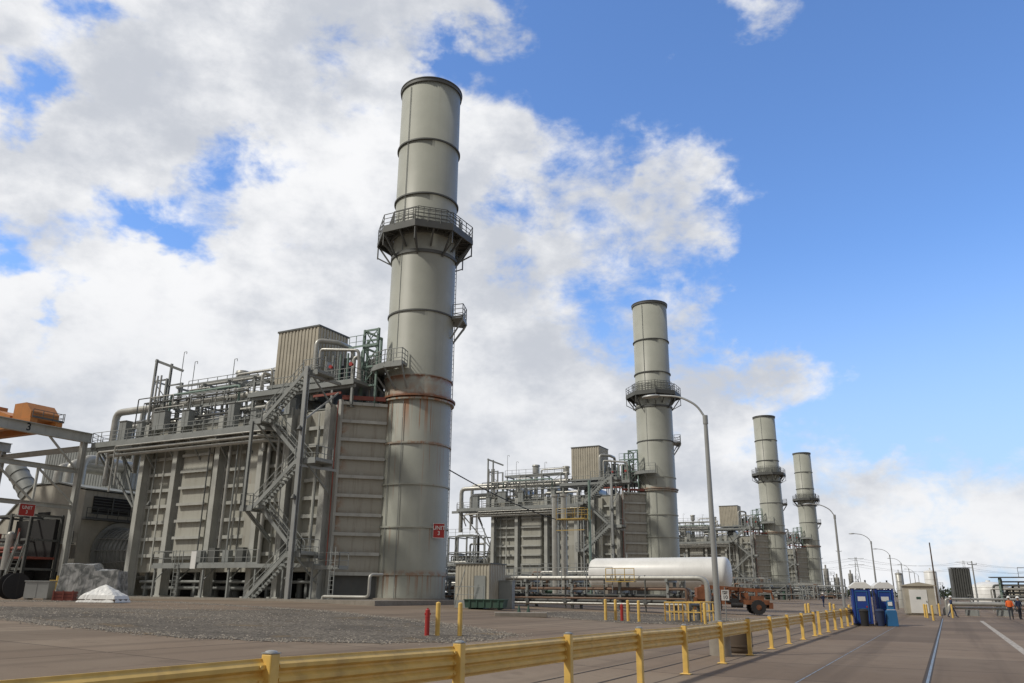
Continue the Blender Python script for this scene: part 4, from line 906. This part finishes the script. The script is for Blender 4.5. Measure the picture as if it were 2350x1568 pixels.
mb=MB(); mb.beam((-2.4,.3,2.1),(2.4,.3,1.8),.3,.28); mb.beam((2.4,.3,1.8),(3.1,.3,1.75),.2,.2); mb.beam((3.05,.3,1.8),(3.2,.3,1.15),.12,.12); mb.beam((-.8,.3,1.5),(.9,.3,1.8),.14,.14); mb.beam((1.9,.3,1.4),(1.9,.3,1.7),.12,.5); mb.obj('boom',M_RUSTV,E)
for x in (-1.6,1.75):
    for y in (-1.05,1.05):
        mb=MB(); mb.cyl((x,y-.2,.55),(x,y+.2,.55),.54,n=24)
        for i in range(16): 
            q=i*math.pi/8; mb.beam((x+.54*math.cos(q),y-.18,.55+.54*math.sin(q)),(x+.54*math.cos(q+.1),y+.18,.55+.54*math.sin(q+.1)),.07,.05)
        Wh=mb.obj('wheel',M_BLACK,E); mb=MB(); sg=-1 if y<0 else 1; mb.cyl((x,y+sg*.201,.55),(x,y+sg*.22,.55),.2,n=16); mb.cyl((x,y+sg*.221,.55),(x,y+sg*.27,.55),.09,n=10); mb.obj('rim',M_RUSTV,Wh)
mb=MB(); mb.cyl((-2.0,-.6,1.4),(-2.0,-.6,2.4),.05,n=8); mb.obj('exhaust_pipe',M_DSTEEL,E)

# ------------------------------------------------------------------ portable toilets etc
def toilet(x,y,rz,label):
    E=thing('portable_toilet',label,'portable toilet',(x,y,gz(x,y)),rz,'blue portable toilets')
    mb=MB(); mb.box(-.52,.52,-.52,.52,.12,2.15); 
    for xx in (-.48,.48): mb.box(xx-.06,xx+.06,-.57,-.521,.12,2.2); mb.box(xx-.06,xx+.06,.521,.57,.12,2.2)
    mb.obj('cabin',M_BLUE,E,bevel=.015)
    mb=MB(); mb.box(-.56,-.4,-.6,.6,0,.119); mb.box(.4,.56,-.6,.6,0,.119); mb.box(-.39,.39,-.58,.58,.03,.11); mb.obj('skid_base',M_BLACK,E)
    mb=MB(); mb.prism([(-.62,2.201),(.62,2.201),(.6,2.36),(.3,2.58),(-.3,2.58),(-.6,2.36)],'y',-.62,.62); mb.obj('roof',M_WHITE,E,bevel=.02)
    mb=MB(); mb.box(-.36,.36,-.545,-.522,.2,2.1); Dd=mb.obj('door',M_BLUE,E)
    mb=MB(); mb.box(-.22,.22,-.56,-.547,1.45,1.72); mb.obj('door_sign',M_WHITE,Dd)
    mb=MB(); mb.box(-.36,-.32,-.57,-.547,.25,2.05); mb.box(.32,.36,-.57,-.547,.25,2.05); mb.box(-.315,.315,-.57,-.547,2.0,2.05); mb.box(-.315,.315,-.57,-.547,1.0,1.03); mb.obj('door_trim',M_LBLUE,Dd)
    mb=MB(); mb.box(.22,.3,-.58,-.548,1.06,1.16); mb.obj('latch',M_RED,Dd)
    mb=MB()
    for k in range(5): mb.box(-.54,-.521,-.35,.35,1.8+k*.06,1.83+k*.06)
    mb.cyl((.4,.4,2.3),(.4,.4,2.72),.05,n=8); mb.obj('vent',M_BLACK,E)
toilet(22.1,52.6,math.radians(-18),'blue portable toilet with white roof beside waste bins')
toilet(23.65,52.9,math.radians(-14),'blue portable toilet with white roof behind a hand-wash station')
E=thing('hand_wash_station','light blue portable hand-wash station','wash station',(23.35,51.4,0),-.3)
mb=MB(); mb.prism([(-.32,0),(.32,0),(.30,.85),(.24,.95),(-.24,.95),(-.30,.85)],'y',-.3,.3); mb.prism([(-.2,.951),(.2,.951),(.16,1.5),(-.16,1.5)],'y',-.02,.25); mb.obj('body',M_LBLUE,E,bevel=.03)
mb=MB(); mb.box(-.12,.12,-.08,-.021,1.2,1.42); mb.box(-.24,.24,-.25,-.05,.952,.98); mb.obj('dispenser',M_WHITE,E)
def bin_(x,y,m,lab):
    E=thing('waste_bin',lab,'bin',(x,y,0),.2,'dark waste bins')
    mb=MB(); mb.cyl((0,0,.02),(0,0,.85),.21,.26,n=20); mb.obj('tub',m,E); mb=MB(); mb.cyl((0,0,.851),(0,0,.9),.28,n=20); mb.lathe([(.27,.901),(.2,.98),(0,1.02)],n=20); mb.obj('lid',m,E)
bin_(21.6,51.2,M_BLACK,'black plastic waste bin with domed lid'); bin_(22.6,51.3,M_NAVY,'dark navy plastic waste bin with domed lid')

E=thing('equipment_hut','small beige hut with white door and green notice','hut',(41.0,83.7,0),math.radians(-20))
mb=MB(); mb.box(-1.35,1.35,-1.1,1.1,.15,2.75); mb.box(-1.25,1.25,-1.0,1.0,0,.149); mb.obj('wall',M_SHED,E)
mb=MB(); mb.prism([(-1.5,2.751),(1.5,2.751),(1.5,2.83),(0,3.12),(-1.5,2.83)],'y',-1.25,1.25); mb.obj('roof',M_SHED,E)
mb=MB(); mb.box(-.95,.65,-1.15,-1.102,.2,2.4); Dd=mb.obj('door',M_WHITE,E); mb=MB(); mb.box(-.35,.05,-1.17,-1.152,1.5,1.72); mb.obj('notice',M_GRNB,Dd); mb=MB(); mb.box(.5,.56,-1.2,-1.152,1.2,1.35); mb.obj('handle',M_DSTEEL,Dd)
# ------------------------------------------------------------------ people
def person(loc,rz,stride,shirt,trou,hat,label,vest=None):
    J={}; V=[];Ed=[];Rd=[];Mt=[]
    def jv(k,p,r,m,par=None):
        J[k]=len(V); V.append(p); Rd.append(r); Mt.append(m)
        if par: Ed.append((J[par],J[k]))
    s=stride
    jv('pel',(0,0,.95),.15,1); jv('sp',(0,.01,1.15),.135,0,'pel'); jv('ch',(0,0,1.36),.155,0,'sp'); jv('nk',(0,0,1.5),.06,2,'ch'); jv('h1',(0,-.015,1.60),.085,2,'nk'); jv('h2',(0,-.01,1.70),.09,2,'h1'); jv('h3',(0,0,1.76),.06,2,'h2')
    for sd,q in ((-1,s),(1,-s)):
        k=str(sd)
        jv('hp'+k,(sd*.1,0,.90),.095,1,'pel'); jv('kn'+k,(sd*.11,-.22*q-.03,.50),.065,1,'hp'+k); jv('an'+k,(sd*.11,-.42*q+.06*abs(q),.09+.03*abs(q)*(q<0)),.045,1,'kn'+k); jv('to'+k,(sd*.12,-.42*q-.14,.045),.04,3,'an'+k)
        jv('sh'+k,(sd*.19,0,1.43),.065,0,'ch'); jv('el'+k,(sd*.25,.12*q,1.16),.048,0,'sh'+k); jv('wr'+k,(sd*.24,.26*q-.10,.95),.032,2,'el'+k); jv('pa'+k,(sd*.235,.3*q-.13,.88),.03,2,'wr'+k)
        for f in range(4):
            jv('f%d%s'%(f,k),(sd*(.225),.3*q-.165+.02*f,.83+.006*abs(f-1.5)),.009,2,'pa'+k); jv('g%d%s'%(f,k),(sd*.215,.3*q-.17+.02*f,.79+.008*abs(f-1.5)),.008,2,'f%d%s'%(f,k))
        jv('t'+k,(sd*.21,.3*q-.18,.87),.01,2,'pa'+k)
    me=bpy.data.meshes.new('person'); me.from_pydata(V,Ed,[]); o=bpy.data.objects.new('body_tmp',me); COL.objects.link(o)
    o.modifiers.new('skin','SKIN'); 
    for i,sv_ in enumerate(me.skin_vertices[0].data): sv_.radius=(Rd[i],Rd[i]*(.8 if i in (0,1,2) else 1)); sv_.use_root=(i==0)
    o.modifiers['skin'].use_smooth_shade=True
    sb=o.modifiers.new('s','SUBSURF'); sb.levels=1; sb.render_levels=1
    dg=bpy.context.evaluated_depsgraph_get(); dg.update(); m2=bpy.data.meshes.new_from_object(o.evaluated_get(dg)); bpy.data.objects.remove(o)
    m2.materials.clear()
    for m in (shirt,trou,M_SKIN,M_BLACK): m2.materials.append(m)
    for f in m2.polygons:
        c=f.center; best=min(range(len(V)),key=lambda i:(Vector(V[i])-c).length/(Rd[i]+.02)); f.material_index=Mt[best]; f.use_smooth=True
    E=bpy.data.objects.new('person',m2); COL.objects.link(E); E.location=loc; E.rotation_euler=(0,0,rz); E['label']=label; E['category']='person'; E['group']='workers on foot'
    mb=MB(); mb.lathe([(.0,1.86),(.05,1.855),(.10,1.82),(.125,1.76),(.13,1.735),(.16,1.725),(.16,1.715),(.12,1.715)],n=18); mb.v=[(x,y*1.12-.01,z) for x,y,z in mb.v]; mb.obj('hard_hat',hat,E)
    mb=MB(); mb.sphere((0,-.105,1.655),.02,8,6); mb.sphere((-.035,-.09,1.685),.012,6,4); mb.sphere((.035,-.09,1.685),.012,6,4); mb.box(-.025,.025,-.098,-.085,1.60,1.61); mb.obj('face',M_SKIN,E)
    if vest:
        mb=MB(); mb.lathe([(.17,1.0),(.175,1.2),(.185,1.35),(.13,1.48)],n=18); mb.v=[(x*1.08,y*.86,z) for x,y,z in mb.v]; mb.obj('vest',vest,E)
person((39.4,74.7,0),math.radians(80),.8,M_NAVY,M_NAVY,M_WHITE,'person in navy work clothes and white hard hat walking')
person((41.2,69,0),math.radians(-30),.3,M_ORV,M_JEAN,M_WHITE,'person in orange high-visibility vest and dark trousers',M_ORV)
person((42.3,69.6,0),math.radians(10),.15,M_NAVY,M_JEAN,M_WHITE,'person in dark clothes and hard hat standing')
person((42.0,112,gz(42,112)),math.radians(20),.5,M_NAVY,M_NAVY,M_WHITE,'person in dark blue work clothes walking near lamp post')

# ------------------------------------------------------------------ right hand side structures
E=thing('pipe_run','long low grey pipe run on short supports with valves','pipe run',(40,82,0),0)
for i,(z,r) in enumerate(((1.1,.2),(1.55,.12),(.7,.12))):
    mb=MB(); mb.tube([(3,i*.5,.0),(3,i*.5,z),(16,i*.5-2,z),(16,i*.5-2,0)],r,n=12); mb.obj('pipe',M_PIPE,E)
for x in (5,8,11,14): 
    mb=MB(); mb.box(x-.08,x+.08,-1.2-x*.05,1.0-x*.05,0,.55); mb.cyl((x,-.1-(x-3)*.15,1.3),(x,-.1-(x-3)*.15,1.9),.05,n=8); mb.cyl((x,-.1-(x-3)*.15,1.9),(x,-.1-(x-3)*.15,1.95),.22,n=12); mb.obj('support',M_STEEL,E)
E=thing('steel_pipe_bridge','dark green steel pipe bridge with stacked pipes','pipe rack',(59,94,0),math.radians(-35))
for x in (-3,1,5,9):
    mb=MB()
    for y in (-1.2,1.2): mb.icol(x,y,0,3.8,.2,.2,.04)
    for z in (2.4,3.2,3.8): mb.beam((x,-1.3,z),(x,1.3,z),.15,.16)
    mb.obj('frame',M_GREENP if x<4 else M_DSTEEL,E)
mb=MB(); mb.box(-4,10,-1.5,1.5,3.9,3.98); mb.railing([(-1,-1.5,3.98),(10,-1.5,3.98)],1,1.5,.05,toe=False); mb.obj('deck',M_DSTEEL,E)
for i in range(10):
    mb=MB(); y=-1+.2*i; mb.tube([(-4+i*.3,y,.2),(-4+i*.3,y,2.65+.8*(i%2)-(i%3)*.4),(10,y,2.65+.8*(i%2)-(i%3)*.4),(10,y,.2)],.08+.04*(i%3),n=8); mb.obj('pipe',M_PIPE if i%3==0 else M_DSTEEL,E)
def vtank(x,y,r,h,m,lab,nm='storage_vessel'):
    mb=MB(); mb.lathe([(r,-.2),(r,h),(r*.9,h+.1*r),(.5*r,h+.28*r),(0,h+.32*r)],n=32); mb.ring(r-.02,r+.05,h-.15,h-.02,n=32); mb.cyl((0,0,h+.2*r),(0,0,h+.32*r+.4),.12*r,n=8); mb.cyl((r+.1,0,0),(r+.1,0,h),.06*r+.03,n=6)
    for k in range(1,4): mb.ring(r-.02,r+.03,h*k/4,h*k/4+.08,n=32)
    return mb.obj(nm,m,loc=(x,y,0),label=lab,category='tank')
vtank(101.5,200,1.4,7.5,M_WHITE,'slim white vertical tank beyond the hut')
vtank(61.0,130,.5,5.2,M_PIPE,'slim grey vertical silencer vessel')
vtank(190,330,7,5.5,M_WHITE,'wide low white storage tank in the distance'); vtank(214,345,5,5,M_SHED,'wide low beige storage tank in the distance')
vtank(182,300,3,4.5,M_SHED,'small beige storage tank in the distance')
mb=MB(); mb.box(-2.0,2.0,-1.5,1.5,1.5,8.2)
for i in range(8): mb.box(-1.95+i*.5,-1.75+i*.5,-1.7,-1.501,1.6,8.3)
for x in (-1.8,1.8): mb.box(x-.15,x+.15,-1.4,-1.1,0,1.5)
mb.box(-2.1,2.1,-1.75,1.6,8.31,8.45)
mb.obj('cooling_louver_tower',M_DSTEEL,loc=(107.5,198,0),rz=-.3,label='dark slatted louver tower on short legs',category='tower')
def upole(x,y,h,m,lab,nm='utility_pole',arm=True):
    E=thing(nm,lab,'pole',(x,y,0),.3,'poles and masts'); mb=MB(); mb.cyl((0,0,0),(0,0,h),.16,.10,n=8); mb.obj('mast',m,E)
    if arm: mb=MB(); mb.beam((-1,0,h-.6),(1,0,h-.6),.12,.12); mb.beam((-1,0,h-.6),(-1,0,h-.3),.08,.08); mb.beam((1,0,h-.6),(1,0,h-.3),.08,.08); mb.obj('crossarm',m,E)
upole(76.8,150,11.2,M_WOOD,'tall dark wooden pole',arm=False); upole(84,150,8,M_LAMP,'thin grey lamp mast')
upole(106,265,16,M_LAMP,'thin grey mast in the distance'); upole(94,250,13,M_LAMP,'thin grey mast in the distance')
def pylon(x,y,h):
    E=thing('transmission_pylon','slender lattice transmission pylon in the distance','pylon',(x,y,0),-.5,'transmission pylons')
    mb=MB(); b=2.2
    for sx,sy in ((-1,-1),(1,-1),(1,1),(-1,1)): mb.beam((sx*b,sy*b,0),(sx*.4,sy*.4,h),.2,.2)
    for k in range(8):
        z0=h*k/8; z1=h*(k+1)/8; b0=b+(0.4-b)*k/8; b1=b+(.4-b)*(k+1)/8
        mb.beam((-b0,-b0,z0),(b1,-b1,z1),.1,.1); mb.beam((b0,-b0,z0),(-b1,-b1,z1),.1,.1)
    mb.obj('tower',M_STEEL,E)
    mb=MB(); 
    for z in (h-1,h-5): mb.beam((-5,0,z),(5,0,z),.25,.25)
    mb.obj('crossarm',M_STEEL,E)
PY=[(150,520,26),(235,560,27),(330,600,27),(440,640,28)]
for p in PY: pylon(*p)
for k,(dx,dz) in enumerate(((-5,-1.3),(5,-1.3),(-5,-5.3),(5,-5.3))):
    mb=MB()
    for (x0,y0,h0),(x1,y1,h1) in zip(PY[:-1],PY[1:]):
        pr=None
        for i in range(11):
            t=i/10; p=Vector((x0+(x1-x0)*t+dx,y0+(y1-y0)*t,h0+(h1-h0)*t+dz-14*t*(1-t)))
            if pr: mb.beam(pr,p,.09,.09)
            pr=p
    mb.obj('power_line',M_DSTEEL,label='sagging high-voltage power line between pylons',category='cable',group='power lines')
def ptower(x,y,h,rz):
    E=thing('process_tower','distant grey process tower with ladder frame','tower',(x,y,0),rz,'distant process towers')
    mb=MB(); mb.cyl((0,0,0),(0,0,h),1.0,n=14); mb.cyl((0,0,h),(0,0,h+1.5),.35,n=8); mb.obj('column',M_PIPE,E)
    mb=MB()
    for sx in (-2,2):
        for sy in (-2,2): mb.beam((sx,sy,0),(sx,sy,h*.8),.25,.25)
    for k in range(1,5):
        z=h*.8*k/4; mb.box(-2.2,2.2,-2.2,-1.1,z-.1,z); mb.railing([(-2.2,-2.2,z),(2.2,-2.2,z)],1.1,1.5,.1,toe=False)
    mb.obj('frame',M_DSTEEL,E)
for x,y,h in ((126,330,12),(136,345,9),(148,360,11),(156,350,6),(205,400,9)): ptower(x,y,h,.2)
for x,y,w_,h in ((260,420,30,5),(300,430,22,6),(230,400,14,4)):
    E=thing('distant_warehouse','low pale warehouse with shallow roof in the distance','warehouse',(x,y,0),-.4,'distant warehouses')
    mb=MB(); mb.box(-w_/2,w_/2,-6,6,0,h); mb.obj('wall',M_LWALL,E); mb=MB(); mb.prism([(-6.4,h+.01),(6.4,h+.01),(0,h+1.4)],'x',-w_/2-.4,w_/2+.4); mb.obj('roof',M_STEEL,E)
mb=MB(); rr=random.Random(5)
for i in range(420):
    t=i/420; x=40+620*t+rr.uniform(-6,6); y=640+60*math.sin(t*9)+rr.uniform(-20,20); h=rr.uniform(3.5,9)
    mb.cyl((x,y,0),(x,y,h*.5),.25,.15,n=5,caps=False)
    for k in range(46):
        q=rr.uniform(0,6.28); rad=h*.55*math.sqrt(rr.random()); z=h*.25+h*.75*rr.random(); c=Vector((x+rad*math.cos(q),y+rad*math.sin(q),z)); s_=rr.uniform(.5,1.1)
        u=Vector((rr.gauss(0,1),rr.gauss(0,1),rr.gauss(0,1))).normalized()*s_; v2=Vector((rr.gauss(0,1),rr.gauss(0,1),rr.gauss(0,1))).normalized()*s_
        mb.add([c-u,c+v2,c+u,c-v2],[(0,1,2,3)])
mb.obj('treeline',M_LEAF,label='dark green line of distant trees on the horizon',category='trees',kind='stuff')

E=thing('vent_pipe_tower','pair of tall grey vent pipes with yellow access platform','pipe tower',(6.6,100,0),RZ)
for x in (-1.2,0): 
    mb=MB(); mb.cyl((x,0,.5),(x,0,13.2),.38,n=16); mb.cyl((x,0,13.2),(x,0,13.5),.5,n=16); mb.obj('vent_pipe',M_PIPE,E)
mb=MB(); mb.cyl((3.4,0,.5),(3.4,0,15),.16,n=10); mb.obj('green_pole',M_GREENP,E)
mb=MB(); mb.box(-.5,3.2,-1.2,1,10.3,10.4); mb.railing([(-.5,-1.2,10.4),(3.2,-1.2,10.4),(3.2,1,10.4),(-.5,1,10.4)],1.2,1.2,.045,toe=False); mb.beam((-.5,-1.2,9),(3.2,-1.2,9),.08,.08)
mb.obj('access_platform',M_YELD,E)
mb=MB()
for x in (-.3,3): mb.beam((x,-1,.8),(x,-1,10.29),.12,.12)
mb.obj('platform_leg',M_STEEL,E)
mb=MB(); pr=None
for i in range(17):
    t=i/16; p=Vector((-5.3+(5.6+5.3)*t,68+32*t,11.7+(10.4-11.7)*t-1.5*t*(1-t)))
    if pr: mb.cyl(pr,p,.05,n=6,caps=False)
    pr=p
mb.obj('overhead_cable',M_BLACK,label='black overhead cable slung from the stack to the next unit',category='cable')
def clutter(cx,cy,seed,w_,h,lev=2,dark=.35,npipe=16):
    rr=random.Random(seed); E=thing('process_pipework','grey process pipework with steel supports beside the boilers','pipework',(cx,cy,0),RZ,'process pipework clusters')
    mb=MB(); zs=[h*(k+1)/lev for k in range(lev)]
    for i in range(5):
        x=-w_/2+w_*i/4; mb.icol(x,-1.5,.8,h,.2,.2,.03); mb.icol(x,1.5,.8,h,.2,.2,.03); 
        for z in zs: mb.beam((x,-1.7,z),(x,1.7,z),.14,.18)
    for z in zs: mb.beam((-w_/2,-1.6,z+.2),(w_/2,-1.6,z+.2),.12,.16)
    for i in range(0,4,2): mb.beam((-w_/2+w_*i/4,-1.55,zs[0]),(-w_/2+w_*(i+1)/4,-1.55,zs[-1]),.1,.1)
    mb.railing([(-w_/2,-1.7,zs[-1]+.3),(w_/2,-1.7,zs[-1]+.3)],1.1,1.3,.05,toe=False)
    mb.obj('frame',M_STEEL,E)
    for i in range(npipe):
        x0=-w_/2+rr.random()*w_*.4; x1=w_/2-rr.random()*w_*.4; y=rr.uniform(-1.7,1.6); z=rr.choice(zs)+rr.choice([.35,-.4,-.9,.4]); z=max(z,1.4)
        mb=MB(); mb.tube([(x0,y,1),(x0,y,z),(x1,y,z),(x1,y,1)],rr.uniform(.06,.2),n=8); mb.obj('pipe',M_DSTEEL if rr.random()<dark else rr.choice([M_PIPE,M_PIPE,M_STEEL,M_PIPEB]),E)
    for i in range(5):
        x=-w_/2+.6+rr.random()*(w_-1.4); hh=rr.uniform(.9,2.3); y=rr.uniform(-1.2,1.0)
        mb=MB()
        if i%2: mb.cyl((x,y,.9),(x,y,.9+hh),.35,n=12); mb.sphere((x,y,.9+hh),.35,12,6,.5); mb.cyl((x,y-.5,1.4),(x,y+.5,1.4),.1,n=8)
        else: mb.box(x-.5,x+.5,y-.3,y+.3,.9,.9+hh*.6); mb.cyl((x-.6,y,1.3+hh*.4),(x+.7,y,1.3+hh*.4),.22,n=12)
        mb.obj('pump',rr.choice([M_DSTEEL,M_GRNB,M_STEEL,M_DSTEEL]),E)
for i,(s_,t_,w_,h) in enumerate(((38,80,12,4),(55,78,14,5),(30,104,8,4),(34,170,10,5),(50,165,14,5),(28,205,9,4),(33,255,9,5),(25,150,12,3.5),(24,228,10,4))):
    p=LW(s_,t_); clutter(p.x,p.y,i+3,w_,h)
for u in (1,2,3):
    for k,(a_,b_,w_,h,lev) in enumerate(((31.5,-4.5,7,10.5,4),(22,-11.0,12,3.8,2),(10,-11.5,9,3.5,2),(33,-10,7,6,3))):
        if u==3 and k>1: continue
        p=L1(a_,b_,0,u); clutter(p.x,p.y,40+u*7+k,w_,h,lev,.5,18)
print('done')
